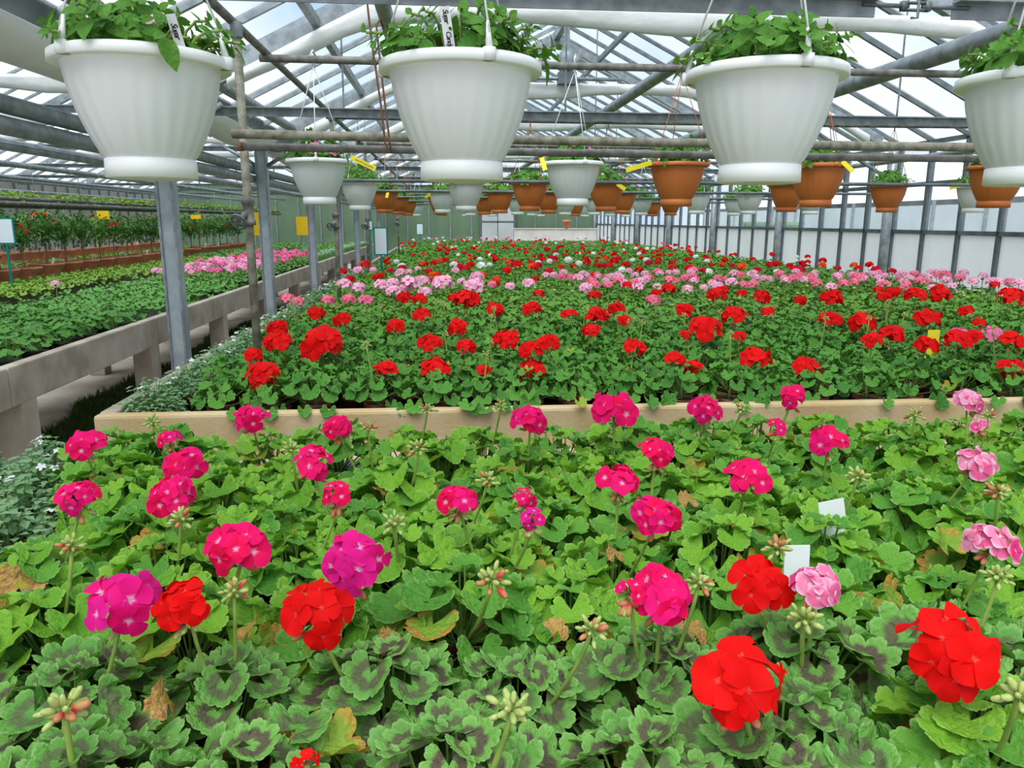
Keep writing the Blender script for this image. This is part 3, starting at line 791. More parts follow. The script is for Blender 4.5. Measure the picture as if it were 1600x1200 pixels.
def oval_mb(seed, L_=1.0, W=.30, curl=.18, nu=4, nv=2):
    rnd = random.Random(seed); vs = []; fs = []; rad = []; an = []
    c = curl + rnd.uniform(-.08, .12); fo = rnd.uniform(.05, .25)
    for i in range(nu + 1):
        u = i / nu; w = W * (math.sin(PI * u ** .8) ** .75 if 0 < u < 1 else .0) + .015
        for j in range(-nv, nv + 1):
            v = j / nv
            vs.append((v * w, u * L_, -c * u * u + fo * abs(v) * w + .05 * math.sin(3 * u + seed)))
            rad.append(max(u * .75, abs(v) * .9)); an.append(.0625 if j else .0)
    k = 2 * nv + 1
    for i in range(nu):
        for j in range(k - 1):
            fs.append((i*k+j, i*k+j+1, (i+1)*k+j+1, (i+1)*k+j))
    m = MB(); m.add(vs, fs, 0, rad, an); return m
LEAF_PET = [oval_mb(s, 1, .30).mesh('leaf', ML_PETUNIA) for s in range(6)]

def floret_mb(seed, nu=4, nv=2, cup=.28, narrow=1.0):
    rnd = random.Random(seed); m = MB()
    for k in range(5):
        a0 = 2 * PI * k / 5 + rnd.uniform(-.08, .08)
        cu = cup + rnd.uniform(-.15, .15); ln = 1 + rnd.uniform(-.1, .08); tw = rnd.uniform(-.25, .25)
        vs = []; fs = []; rad = []; an = []
        for i in range(nu + 1):
            u = i / nu
            w = (.06 + .56 * u ** .75 * math.sqrt(max(0, 1 - (u * .97) ** 7))) * narrow
            for j in range(-nv, nv + 1):
                v = j / nv
                y = u * ln * (1 - .10 * abs(v) ** 2 * u); x = v * w
                z = cu * u - .30 * u ** 2.2 + .10 * v * v * u + tw * x * u + .02 * k % 2
                vs.append((x * math.cos(a0) - y * math.sin(a0), x * math.sin(a0) + y * math.cos(a0), z + .015 * k))
                rad.append(u + .001); an.append((k + (v + 1) / 2) / 5)
        q = 2 * nv + 1
        for i in range(nu):
            for j in range(q - 1):
                fs.append((i*q+j, i*q+j+1, (i+1)*q+j+1, (i+1)*q+j))
        m.add(vs, fs, 0, rad, an)
    return m
FLORET = {c: [floret_mb(s + 3, 5, 2).mesh('floret', MP[c]) for s in range(4)] for c in MP}
FLORET_LO = [floret_mb(s + 50, 2, 1) for s in range(3)]
BUD = {'green': MB().blob((0, 0, .0), (.0042, .0042, .0085), 6, 4).mesh('bud', M_BUD), 'red': MB().blob((0, 0, 0), (.005, .005, .0105), 6, 4).mesh('bud', M_BUDRED)}

def pot_mesh(name, r, h, mat, n=20):
    p = [(0, .0), (r * .72, 0), (r * .92, h * .80), (r * 1.0, h * .80), (r * 1.03, h), (r * .96, h), (r * .92, h * .86)]
    return MB().lathe(p, n).mesh(name, mat)
POT = pot_mesh('pot', .056, .095, M_POTRED)
SOIL = MB().disc(.0525, .082, 16).mesh('soil', M_SOIL)

def leaf_frame(az, tilt, roll=0.0):
    out = Vector((math.cos(az), math.sin(az), 0)); up = Vector((0, 0, 1))
    y = out * math.cos(tilt) - up * math.sin(tilt); z = out * math.sin(tilt) + up * math.cos(tilt)
    x = y.cross(z)
    M = Matrix((x, y, z)).transposed().to_4x4()
    return M @ Matrix.Rotation(roll, 4, 'Y')

def variant(seed, n, Rr, H, smin, smax, z0, stems=True):
    rnd = random.Random(seed); out = []; sm = MB()
    for i in range(n):
        t = (i + .5) / n
        az = i * 2.39996 + rnd.uniform(-.35, .35)
        rho = Rr * t ** .62 * rnd.uniform(.86, 1.1)
        h = H * (1 - .72 * t ** 1.5) + rnd.uniform(-.016, .016)
        size = (smin + (smax - smin) * min(1, t * 1.7)) * rnd.uniform(.85, 1.15)
        tilt = R(8 + 50 * t) + rnd.uniform(-.38, .38)
        p = Vector((math.cos(az) * rho, math.sin(az) * rho, z0 + h))
        M = T(*p) @ leaf_frame(az, tilt, rnd.uniform(-.25, .25)) @ Matrix.Scale(size, 4)
        out.append((M, rnd.random(), t))
        if stems:
            b = Vector((math.cos(az) * .012, math.sin(az) * .012, z0 + min(.5 * h, .05)))
            sm.tube(bez(b, b.lerp(p, .5) + Vector((0, 0, -.012)), p, 4), .0017, 4, cap=False)
    if stems:
        sm.tube([(0, 0, z0 - .005), (.004, .003, z0 + .07)], .006, 6)
    return out, (sm.mesh('stems', M_STEMDARK) if stems else None)

class Plant:
    """one potted geranium: pot, soil, stems, every leaf and bloom a part"""
    def __init__(s, name, loc, var, pick, rz, sc, rnd, pot=True):
        s.o = root(name, loc, rz=rz, sc=sc)
        s.M = s.o.matrix_basis.copy(); s.inv = s.M.inverted()
        if pot:
            ob('pot', POT, s.o); ob('soil', SOIL, s.o)
        lv, sm = var
        ob('stems', sm, s.o)
        for M, r, t in lv:
            ob('leaf', pick(r, t, rnd), s.o, M)
        s.blooms = []
    def bloom(s, pos, diam, colour, rnd, full=1.0, buds=4, lod=0, face=.35):
        pos = s.inv @ Vector(pos); k = 1 / s.M.to_scale().x
        diam *= k
        s.blooms.append(colour)
        to_cam = (s.inv.to_3x3() @ Vector((0, -1, 0))).normalized()
        ax = (Vector((0, 0, 1)) + to_cam * face + Vector((rnd.uniform(-.15, .15), rnd.uniform(-.15, .15), 0))).normalized()
        hub = pos - ax * diam * .34
        base = Vector((0, 0, .12))
        st = MB().tube(bez(base, Vector((hub.x * .75, hub.y * .75, hub.z * .72)), hub, 6), [.0032, .0031, .003, .003, .0028, .003], 6)
        fr = frame_from_normal(ax, rnd.random() * 6)
        n = max(3, int((11 if lod == 0 else 9) * full))
        fl = []
        for i in range(n):
            c = 1 - (i + .35) / n * .95
            sn = math.sqrt(max(0, 1 - c * c)); a = i * 2.39996 + rnd.uniform(-.3, .3)
            d = (fr.to_3x3() @ Vector((sn * math.cos(a), sn * math.sin(a), c))).normalized()
            d = (d + Vector((rnd.uniform(-.12, .12) for _ in range(3)))).normalized()
            rr = diam * .5 * rnd.uniform(.58, .80)
            p = hub + ax * diam * .14 + d * rr; p -= ax * (d.dot(ax) * rr * .30)
            sz = diam * rnd.uniform(.215, .30)
            nd = (d + ax * .15 + to_cam * .30 + Vector((rnd.uniform(-.3, .3) for _ in range(3)))).normalized()
            fl.append(T(*p) @ frame_from_normal(nd, rnd.random() * 6) @ Matrix.Scale(sz, 4))
            if lod == 0:
                st.tube([hub, hub.lerp(p, .5) + ax * .003, p], .0011, 4, 1, cap=False)
        bd = []
        for i in range(buds):
            a = rnd.random() * 6.28
            d = (fr.to_3x3() @ Vector((math.cos(a), math.sin(a), rnd.uniform(-.8, .1)))).normalized()
            p = hub + d * diam * rnd.uniform(.16, .3) - Vector((0, 0, .01))
            if lod == 0:
                st.tube([hub, p], .001, 4, 1, cap=False)
            bd.append(T(*p) @ frame_from_normal(d))
        so = ob('flower_stalk', st.mesh('flower_stalk', [M_STEM, M_PEDICEL]), s.o)
        for M in fl:
            ob('floret', rnd.choice(FLORET[colour]), so, M)
        for M in bd:
            ob('bud', BUD['red' if rnd.random() < .45 and colour != 'pink' else 'green'], so, M)
    def bud_head(s, pos, rnd, n=17, size=1.0):
        pos = s.inv @ Vector(pos)
        st = MB().tube(bez((0, 0, .12), (pos.x * .8, pos.y * .8, pos.z * .75), pos, 6), .003, 6)
        so_list = []
        for i in range(n):
            c = 1 - (i + .5) / n * 1.5
            sn = math.sqrt(max(0, 1 - c * c)); a = i * 2.39996
            d = Vector((sn * math.cos(a), sn * math.sin(a), c)).normalized()
            p = pos + d * .015 * size * rnd.uniform(.5, 1.25)
            st.tube([pos, p], .0011, 4, cap=False)
            so_list.append(T(*p) @ frame_from_normal(d) @ Matrix.Scale(size * rnd.uniform(.55, .85), 4))
        so = ob('bud_stalk', st.mesh('bud_stalk', M_STEM), s.o)
        for M in so_list:
            ob('bud', BUD['red' if rnd.random() < .12 else 'green'], so, M)

NAMES = {'scarlet': 'scarlet', 'cerise': 'cerise red', 'magenta': 'magenta', 'variegated': 'pink and white', 'red': 'red', 'crimson': 'crimson', 'orange': 'orange red', 'pink': 'pale pink', 'rose': 'rose pink', 'hotpink': 'hot pink', 'white': 'white'}

# ================================================================== FRONT TABLE OF GERANIUMS
rnd = random.Random(11)
DECK1 = .62
VAR_F = [variant(100 + i, 31, .124, .150, .026, .050, .082) for i in range(9)]
def pick_bright(r, t, rn):
    if r < .035 and t > .5: return rn.choice(LEAF_FINE['withered'])
    if r < .11 and t > .35: return rn.choice(LEAF_FINE['yellowing'])
    return rn.choice(LEAF_FINE['bright'] if r < .72 else LEAF_FINE['mid'])
def pick_mid(r, t, rn):
    if r < .03 and t > .5: return rn.choice(LEAF_FINE['withered'])
    if r < .07 and t > .4: return rn.choice(LEAF_FINE['yellowing'])
    return rn.choice(LEAF_FINE['mid'] if r < .7 else LEAF_FINE['bright'])
def pick_zonal(r, t, rn):
    if r < .04 and t > .5: return rn.choice(LEAF_FINE['withered'])
    if r < .10 and t > .5: return rn.choice(LEAF_FINE['yellowing'])
    return rn.choice(LEAF_FINE['zonal'])
front = []
HOLES = [on_z(735, 1150, .66), on_z(1385, 985, .66)]
yy = .40; row = 0
while yy < 2.20:
    xx = -1.02 + (.095 if row % 2 else 0)
    while xx < 2.2:
        x, y = xx + rnd.uniform(-.028, .028), yy + rnd.uniform(-.022, .022)
        p = pix((x, y, .80))
        if p and -300 < p[0] < 2050 and p[1] < 1460 and all(math.hypot(x - h.x, y - h.y) > .085 for h in HOLES) and (y < 1.25 or x > -.74 - .27 * (y - 1.35)):
            u, v = p
            zon = v > 1010 and not (640 < u < 780 and v < 1080) and rnd.random() < .93
            pk = pick_zonal if zon else (pick_bright if rnd.random() < .68 else pick_mid)
            pl = Plant('potted_geranium', (x, y, DECK1), rnd.choice(VAR_F), pk, rnd.random() * 6.28, rnd.uniform(.92, 1.12), rnd)
            pl.row = row; pl.zonal = zon; pl.bright = pk is pick_bright; pl.buds = 0
            front.append(pl)
        xx += .205
    yy += .188; row += 1

def nearest(plants, p):
    return min(plants, key=lambda q: (q.M.translation.x - p.x) ** 2 + (q.M.translation.y - p.y) ** 2)
FRONT_BLOOMS = [
 (128,688,60,'cerise',.8),(117,772,64,'cerise',.7),(262,681,40,'cerise',.6),(284,718,66,'cerise',.9),(264,766,76,'cerise',.8),(394,646,56,'cerise',.8),(528,661,46,'cerise',.9),
 (488,716,66,'cerise',.6),(527,764,54,'cerise',.5),(378,845,98,'cerise',.85),(547,867,106,'magenta',.8),(180,928,112,'magenta',.8),(716,772,66,'cerise',.7),(820,772,44,'cerise',.5),(832,806,44,'magenta',.5),
 (830,648,58,'cerise',.9),(965,632,76,'cerise',.8),(970,744,66,'cerise',.7),(1026,797,80,'cerise',.9),(1028,699,56,'cerise',.7),(1104,631,56,'cerise',.8),(1240,614,46,'cerise',.8),(1215,663,36,'cerise',.4),
 (1296,680,64,'cerise',.7),(1170,735,70,'cerise',.9),(1040,922,95,'cerise',.75),(985,918,50,'cerise',.4),
 (284,932,96,'scarlet',.75),(492,945,112,'scarlet',.6),(1195,898,98,'scarlet',.7),(1172,1050,150,'scarlet',.66),(1487,1005,148,'scarlet',.8),(478,1185,44,'scarlet',.3),
 (1282,908,76,'variegated',.9),(1553,838,74,'variegated',.9),(1527,714,64,'variegated',.9),(1518,621,46,'variegated',.8),(1530,661,30,'variegated',.4)]
for u, v, wpx, col, full in FRONT_BLOOMS:
    p = on_z(u, v, .972 + rnd.uniform(-.012, .012))
    dep = -(CAM_ROT.transposed() @ (p - EYE)).z
    nearest(front, p + Vector((0, .05, 0))).bloom(p, wpx * dep / FPX * 1.04, col, rnd, full, buds=7 if full < .8 else 4)
for u, v in ((112,853),(238,661),(366,925),(100,1112),(768,908),(800,1110),(925,985),(1092,912),(1255,968),(1560,902),(1215,858),(1592,1090),(668,640),(782,637),(616,820),(762,752),(575,668),(655,702),(456,702),
             (1160,640),(1340,745),(1560,770),(985,930),(1430,650),(283,812),(1545,650)):
    p = on_z(u, v, .955 + rnd.uniform(-.02, .01))
    q = nearest(front, p + Vector((0, .05, 0))); q.bud_head(p, rnd, size=1.15); q.buds += 1
WITHER = [(30, 918, .044, 'withered', .1), (12, 968, .036, 'withered', .5), (612, 1005, .026, 'withered', .2), (388, 985, .028, 'withered', -.4), (225, 862, .036, 'yellowing', 0), (262, 1098, .034, 'withered', .6),
          (870, 985, .022, 'withered', .2), (1075, 782, .026, 'withered', .1), (1085, 990, .024, 'withered', .2), (620, 690, .030, 'withered', .2), (600, 772, .028, 'withered', .4), (960, 865, .024, 'withered', .3), (1395, 935, .034, 'yellowing', .3), (1480, 850, .036, 'yellowing', .1)]
for u, v, sz, kd, tw in WITHER:
    p = on_z(u, v, .850); q = nearest(front, p + Vector((0, .03, 0)))
    M = T(*p) @ Matrix.Rotation(tw, 4, 'Z') @ Matrix.Rotation(R(42), 4, 'X') @ Matrix.Rotation(tw * 1.6, 4, 'Y') @ Matrix.Scale(sz, 4)
    ob('leaf', rnd.choice(LEAF_FINE[kd]), q.o, q.inv @ M)
for pl in front:
    zs = 'brown-zoned leaves' if pl.zonal else ('lime green leaves' if pl.bright else 'mid green leaves')
    rw = '%s row before the concrete edge' % ORD[row - 1 - pl.row]
    if pl.blooms:
        cs = list(dict.fromkeys(NAMES[c] for c in pl.blooms))
        lab = 'geranium, %s bloom%s over %s, %s' % (' and '.join(cs[:2]), 's' if len(pl.blooms) > 1 else '', zs, rw)
    elif pl.buds:
        lab = 'geranium, stalk of green buds over %s, %s' % (zs, rw)
    else:
        lab = 'geranium without bloom, %s, %s' % (zs, rw)
    tag(pl.o, lab, 'geranium', 'geraniums on the black table')

# ================================================================== LARGE BED OF GERANIUMS
DECK2 = .64
VAR_B = [variant(200 + i, 27, .122, .135, .022, .037, .078) for i in range(7)]
def pick_deep(r, t, rn):
    return rn.choice(LEAF_MEDY) if r < .02 else rn.choice(LEAF_MED)
back = []; rest = []
yy = 3.02; row = 0
while yy < 23.45:
    xx = -.90 + (.1 if row % 2 else 0)
    while xx < 4.98:
        x, y = xx + rnd.uniform(-.03, .03), yy + rnd.uniform(-.03, .03)
        p = pix((x, y, .82))
        if p[0] < 1690 and y < 4.62: back.append((x, y, row))
        else: rest.append((x, y))
        xx += .205
    yy += .195; row += 1
bp = []
for x, y, rw_ in back:
    pl = Plant('bed_geranium', (x, y, DECK2), rnd.choice(VAR_B), pick_deep, rnd.random() * 6.28, rnd.uniform(.92, 1.1), rnd)
    pl.buds = 0; pl.row = rw_
    bp.append(pl)
BACK_BLOOMS = [ # u, v, width px, colour
 (414,577,54,'red'),(605,571,36,'red'),(680,570,48,'red'),(756,575,24,'red'),(830,540,40,'red'),(832,570,46,'red'),(1184,553,46,'red'),(1265,568,46,'red'),(1086,569,34,'red'),(1056,556,32,'red'),
 (992,537,36,'red'),(924,513,30,'red'),(671,530,40,'red'),(730,537,30,'red'),(788,525,42,'red'),(856,530,34,'red'),(715,507,34,'red'),(618,505,30,'red'),(500,527,70,'red'),(434,508,36,'red'),(432,527,44,'red'),(395,550,30,'red'),
 (494,484,28,'red'),(535,494,28,'red'),(660,487,30,'red'),(1103,505,54,'red'),(1155,521,22,'red'),(1202,484,20,'red'),(1297,492,34,'red'),(1348,498,44,'red'),(1393,517,44,'red'),(1362,527,30,'red'),(1449,533,38,'red'),
 (1450,491,42,'red'),(1511,482,24,'red'),(1531,501,20,'red'),(1498,525,40,'red'),(1520,522,30,'red'),(1586,526,40,'red'),(1583,570,40,'red'),(1148,487,38,'red'),(1119,462,34,'red'),(977,497,24,'red'),(929,462,22,'red'),
 (934,487,36,'red'),(962,478,28,'red'),(730,470,44,'red'),(712,468,28,'red'),(772,478,30,'red'),(830,478,30,'red'),(842,460,20,'red'),(889,487,24,'red'),(1070,480,30,'red'),(1020,470,26,'rose'),(1070,520,20,'red'),
 (1298,468,38,'red'),(1382,465,26,'red'),(1430,463,36,'red'),(1470,464,34,'red'),(1580,466,44,'red'),(1190,465,30,'red'),(1250,470,22,'red'),(1500,516,24,'hotpink'),(1552,516,32,'hotpink'),
 (450,468,26,'rose'),(465,472,22,'rose'),(512,470,24,'rose'),(572,470,26,'rose'),(545,468,24,'rose'),(560,450,24,'pink'),(538,446,28,'pink'),(597,447,28,'pink'),(615,456,26,'pink'),(640,445,36,'pink'),(660,440,26,'pink'),(692,444,38,'pink'),(742,448,36,'pink'),(745,434,26,'pink'),(797,448,18,'pink'),(664,457,24,'pink')]
restbloom = []
for u, v, wpx, col in BACK_BLOOMS:
    p = on_z(u, v, .955 if v < 545 else .93)
    if p.y < 3.06:
        p = on_y(u, v, 3.06)
    dep = -(CAM_ROT.transposed() @ (p - EYE)).z
    if p.y < 4.62:
        nearest(bp, p + Vector((0, .05, 0))).bloom(p, wpx * dep / FPX * 1.08, col, rnd, 1.0, buds=3, lod=1, face=.15)
    else:
        restbloom.append((p, wpx * dep / FPX * 1.08, col))
for i in range(34):
    q = rnd.choice(bp); c = q.M.translation
    q.bud_head((c.x + rnd.uniform(-.05, .05), c.y, rnd.uniform(.92, .99)), rnd, n=10, size=1.0); q.buds += 1
for i in range(26):
    x = rnd.uniform(-.9, 2.4); q = nearest([b_ for b_ in bp if b_.row == 0], Vector((x, 3.0, 0)))
    M = T(x, 2.835 + rnd.uniform(-.02, .02), .742 + rnd.uniform(0, .03)) @ leaf_frame(-PI / 2 + rnd.uniform(-.6, .6), R(rnd.uniform(30, 75))) @ Matrix.Scale(rnd.uniform(.026, .042), 4)
    ob('leaf', pick_deep(rnd.random(), .5, rnd), q.o, q.inv @ M)
for pl in bp:
    wh = '%s row behind the concrete edge' % ORD[pl.row]
    if pl.blooms:
        lab = 'geranium with %s %s over dark green leaves, %s' % (NAMES[pl.blooms[0]], 'bloom' if len(pl.blooms) == 1 else 'blooms', wh)
    elif pl.buds:
        lab = 'geranium with only green buds over dark green leaves, ' + wh
    else:
        lab = 'geranium without bloom, dark green leaves, ' + wh
    tag(pl.o, lab, 'geranium', 'geraniums of the large bed')

# ---- everything farther down the bed: too many to take singly, one object
class Mass:
    def __init__(s): s.v = []; s.f = []; s.m = []; s.r = []; s.n = 0
    def put(s, vs, tris, rad, Ms, mi):
        """vs (n,3), tris (k,3), Ms (q,4,4)"""
        vs = np.asarray(vs, float); tris = np.asarray(tris, int); Ms = np.asarray(Ms, float)
        if len(Ms) == 0: return
        h = np.concatenate([vs, np.ones((len(vs), 1))], 1)
        out = np.einsum('qij,nj->qni', Ms, h)[:, :, :3].reshape(-1, 3)
        off = (np.arange(len(Ms)) * len(vs) + s.n)[:, None, None]
        s.v.append(out); s.f.append((tris[None] + off).reshape(-1, 3)); s.m.append(np.full(len(Ms) * len(tris), mi)); s.r.append(np.tile(rad, len(Ms)))
        s.n += len(out)
    def mesh(s, name, mats):
        v = np.concatenate(s.v); f = np.concatenate(s.f); m = np.concatenate(s.m); r = np.concatenate(s.r)
        me = bpy.data.meshes.new(name)
        me.vertices.add(len(v)); me.vertices.foreach_set('co', v.ravel())
        me.loops.add(f.size); me.loops.foreach_set('vertex_index', f.ravel().astype(np.int32))
        me.polygons.add(len(f)); me.polygons.foreach_set('loop_start', np.arange(0, f.size, 3, dtype=np.int32))
        for q in mats: me.materials.append(q)
        me.polygons.foreach_set('material_index', m.astype(np.int32))
        a = me.attributes.new('rad', 'FLOAT', 'POINT'); a.data.foreach_set('value', r.astype(np.float32))
        me.update(calc_edges=True); me.validate()
        return me
def tri_of(mb_):
    t = []
    for f in mb_.f:
        for i in range(1, len(f) - 1): t.append((f[0], f[i], f[i + 1]))
    return np.array(mb_.v), np.array(t), np.array(mb_.rad)
LF = [tri_of(leaf_mb(300 + s, cren=1, per=2, rings=(1.0,), lobes=5, lobe=.12, ruffle=.16)) for s in range(3)]
OV = [tri_of(oval_mb(310 + s, 1, .3, nu=2, nv=1)) for s in range(3)]
HEADS = []
for s_ in range(3):
    hm = MB(); rr_ = random.Random(s_)
    for i in range(9):
        c = 1 - (i + .5) / 9 * .95; sn = math.sqrt(max(0, 1 - c*c)); a = i * 2.39996
        d = Vector((sn*math.cos(a), sn*math.sin(a), c))
        hm.merge(FLORET_LO[i % 3], T(d.x * .34, d.y * .34, d.z * .22) @ frame_from_normal(d, i) @ Matrix.Scale(.27, 4))
    HEADS.append(tri_of(hm))
HEADS_LO = []
for s_ in range(2):
    hm = MB(); hm.blob((0, 0, 0), (.5, .5, .42), 7, 4); HEADS_LO.append((np.array(hm.v) * (1 + .12 * np.sin(np.arange(len(hm.v)) * 2.1 + s_))[:, None], tri_of(hm)[1], np.full(len(hm.v), .6)))
def leaf_mats(x, y, z, n, Rr, H, s0, s1, rn):
    out = []
    a0 = rn.random() * 6.28
    for i in range(n):
        t = (i + .5) / n; az = a0 + i * 2.39996; rho = Rr * t ** .6 * rn.uniform(.85, 1.1)
        p = (x + math.cos(az) * rho, y + math.sin(az) * rho, z + H * (1 - .7 * t ** 1.5) + rn.uniform(-.02, .02))
        out.append(np.array(T(*p) @ leaf_frame(az, R(8 + 40 * t) + rn.uniform(-.3, .3)) @ Matrix.Scale(rn.uniform(s0, s1), 4)))
    return out
mass = Mass(); lm = [[], [], []]; stems_m = []
for x, y in rest:
    far = y > 11
    k = rnd.randrange(3)
    lm[k] += leaf_mats(x, y, DECK2 + .07, 8 if far else 15, .12, .15, .035 if far else .026, .055 if far else .042, rnd)
for k in range(3): mass.put(*LF[k], lm[k], 0)
FC = ['red', 'crimson', 'orange', 'pink', 'rose', 'white', 'hotpink']
hd = {c: [] for c in FC}
def put_head(p, d, c):
    hd[c].append((p[1], np.array(T(*p) @ Matrix.Rotation(rnd.uniform(-.3, .3), 4, 'X') @ Matrix.Rotation(rnd.random() * 6, 4, 'Z') @ Matrix.Scale(d, 4))))
for p, d, c in restbloom: put_head(p, d, c)
for x, y in rest:
    z = .955 + rnd.uniform(-.03, .03)
    pr = 0; col = 'red'
    if y < 5.9:
        pr, col = .10, 'red'
        if y > 5.1 and x > 1.6 or y < 4.62: pr = .2
    elif y < 7.4:
        pr = .75 if x > .9 else .30
        if x > .9 or y < 6.3: col = rnd.choice(['pink', 'rose', 'rose', 'pink'] if x > 2.2 else ['pink', 'pink', 'rose'])
        else: col = rnd.choice(['red', 'crimson', 'orange'])
    elif y < 8.8 and x < 0.2:
        pr, col = .35, rnd.choice(['pink', 'red', 'crimson'])
    elif y < 10.5:
        pr, col = .25, rnd.choice(['red', 'red', 'crimson', 'orange', 'crimson', 'red', 'red', 'white'])
    elif y < 16:
        pr, col = .17, rnd.choice(['red', 'red', 'crimson', 'orange', 'crimson', 'white', 'red', 'red'])
    elif y < 20:
        pr, col = .11, rnd.choice(['red', 'crimson', 'white', 'rose', 'red'])
    else:
        pr, col = .08, rnd.choice(['rose', 'pink', 'red', 'white'])
    if rnd.random() < pr:
        put_head((x + rnd.uniform(-.05, .05), y - .04, z), rnd.uniform(.08, .125) if y < 10 else rnd.uniform(.065, .1), col)
for i, c in enumerate(FC):
    near_ = [M for y, M in hd[c] if y < 8]; far_ = [M for y, M in hd[c] if y >= 8]
    for k in range(3): mass.put(*HEADS[k], (near_ + far_)[k::3], i + 1)
# stalks under the nearer of those blooms
st = MB().tube([(0, 0, -.18), (0, 0, 0)], .003, 3, cap=False)
mass.put(*tri_of(st), [np.array(T(M[0, 3], M[1, 3], M[2, 3])) for c in FC for y, M in hd[c] if y < 9], 8)
bd_ = MB().blob((0, 0, 0), (.016, .016, .012), 5, 3).tube([(0, 0, -.15), (0, 0, 0)], .003, 3, cap=False)
mass.put(*tri_of(bd_), [np.array(T(x, y, .93 + rnd.uniform(-.03, .05))) for x, y in rest if y < 9 and rnd.random() < .25], 8)
o = ob('geranium_field', mass.mesh('geranium_field', [ML_FIELD] + [MP[c] for c in FC] + [M_STEM]))
tag(o, 'dense mass of distant geraniums with red, pink and white blooms filling the large bed', 'geraniums', None, 'stuff')

# ================================================================== HANGING POTS
PROF = [(0, -.222), (.076, -.222), (.084, -.220), (.083, -.186), (.080, -.185), (.088, -.176), (.106, -.140), (.122, -.100), (.133, -.060), (.1395, -.022), (.1405, -.018), (.158, -.018), (.161, -.016), (.160, .0), (.155, .003), (.148, .0), (.136, -.03)]
def pot_shell(mat, n=96):
    return MB().lathe(PROF[4:11] , n, flute=(1, 4, .0022, 24)).mesh('pot_body', mat)
SHELL = {'white': pot_shell(M_WHITEPOT), 'terracotta': pot_shell(M_TERRA)}
RIM = {k: MB().lathe(PROF[10:], 64).mesh('pot_rim', m) for k, m in (('white', M_WHITERIM), ('terracotta', M_TERRA))}
FOOT = {k: MB().lathe(PROF[:5], 48).mesh('pot_foot', m) for k, m in (('white', M_WHITERIM), ('terracotta', M_TERRA))}
HSOIL = MB().disc(.136, -.028, 32).mesh('soil', M_SOIL)
def shoots(seed, n_sh, spread, hgt, size):
    """petunia shoots: stems plus leaf matrices in rosettes"""
    rn = random.Random(seed); stm = MB(); lv = []
    for i in range(n_sh):
        a = i * 2.39996 + rn.uniform(-.3, .3); t = (i + .5) / n_sh
        b = Vector((math.cos(a) * .09 * t ** .5, math.sin(a) * .09 * t ** .5, -.03))
        r1 = (.05 + spread * t ** .6) * rn.uniform(.85, 1.1)
        tip = Vector((math.cos(a) * r1, math.sin(a) * r1, hgt * (1 - .62 * t) * rn.uniform(.35, 1.25)))
        pts = bez(b, Vector((b.x * 1.2, b.y * 1.2, tip.z * .9 + .02)), tip, 5)
        stm.tube(pts, .0028, 5, cap=False)
        d = (pts[-1] - pts[-2]).normalized(); d = (d + Vector((0, 0, .7))).normalized()
        fr = frame_from_normal(d, rn.random() * 6)
        for k in range(8):
            az = k * 2.39996; up = 1 - k / 8
            M = T(*(tip - d * (.042 * k / 8))) @ fr @ leaf_frame(az, R(-38 + 60 * (k / 8)) + rn.uniform(-.25, .25)) @ Matrix.Scale(size * (.45 + .75 * (k / 8)) * rn.uniform(.85, 1.15), 4)
            lv.append(M)
    return stm, lv
def hanging_pot(x, y, colour, label, group, seed, single=False, bloom=None, zr=1.75, hook=2.235):
    rn = random.Random(seed)
    o = root('hanging_pot', (x, y, zr - .222 + .222), label, 'hanging pot', group, rz=rn.random() * 6 if not single else 0)
    ob('pot_body', SHELL[colour], o); ob('pot_rim', RIM[colour], o); ob('pot_foot', FOOT[colour], o); ob('soil', HSOIL, o)
    wm = M_WIRE if colour == 'white' else M_ORWIRE
    a0 = {True: {1: 2.05, 2: 5.02, 3: 4.80, 4: 3.70}.get(seed, 0)}.get(single, 0)
    top = Vector((0, 0, hook - zr))
    for k in range(3):
        a = a0 + 2 * PI * k / 3
        b = Vector((math.cos(a) * .158, math.sin(a) * .158, .0))
        wmb = MB().tube([b + Vector((0, 0, .03)), top - Vector((0, 0, .03))], .0022, 6)
        wmb.tube([b, b + Vector((0, 0, .05)) - b * .05], [.008, .003], 6)
        wmb.tube([b - Vector((0, 0, .018)), b + Vector((0, 0, .004))], .0125, 8)
        ob('hanger_wire', wmb.mesh('hanger_wire', wm), o)
    hk = MB().tube([top + Vector((0, 0, -.05)), top + Vector((0, 0, .0)), top + Vector((.0, .018, .022)), top + Vector((0, 0, .040)), top + Vector((0, -.022, .02))], .005, 6)
    ob('hook', hk.mesh('hook', wm), o)
    stm, lv = shoots(seed, 48 if single else 14, .128, .092, .050)
    ob('stems', stm.mesh('stems', M_STEM), o)
    if single:
        bx = {1: (250, 304, 12, 72), 2: (678, 724, 0, 112)}.get(seed)
        for M in lv:
            if any((M @ Vector((0, f_, 0))).z < .006 and math.hypot(*(M @ Vector((0, f_, 0))).xy) < .172 for f_ in (.6, 1.0)): continue
            W = o.matrix_basis @ M @ Vector((0, .5, 0)); q_ = pix(W)
            if bx and bx[0] < q_[0] < bx[1] and bx[2] < q_[1] < bx[3] and W.y < 1.60: continue
            ob('leaf', rn.choice(LEAF_PET), o, M)
    else:
        f = POT_FOL[seed % len(POT_FOL)]
        fo = ob('foliage', f, o); fo['kind'] = 'stuff'
    if bloom:
        for k in range(5):
            a = -1.57 - o.rotation_euler.z + rn.uniform(-1.4, 1.4)
            r_ = rn.uniform(.05, .14)
            ob('flower', FLORET[bloom][k % 4], o, T(math.cos(a) * r_, math.sin(a) * r_, .05 + rn.uniform(-.02, .02)) @ frame_from_normal((math.cos(a) * .6, math.sin(a) * .6, .7)) @ Matrix.Scale(.026, 4))
    return o
POT_FOL = []
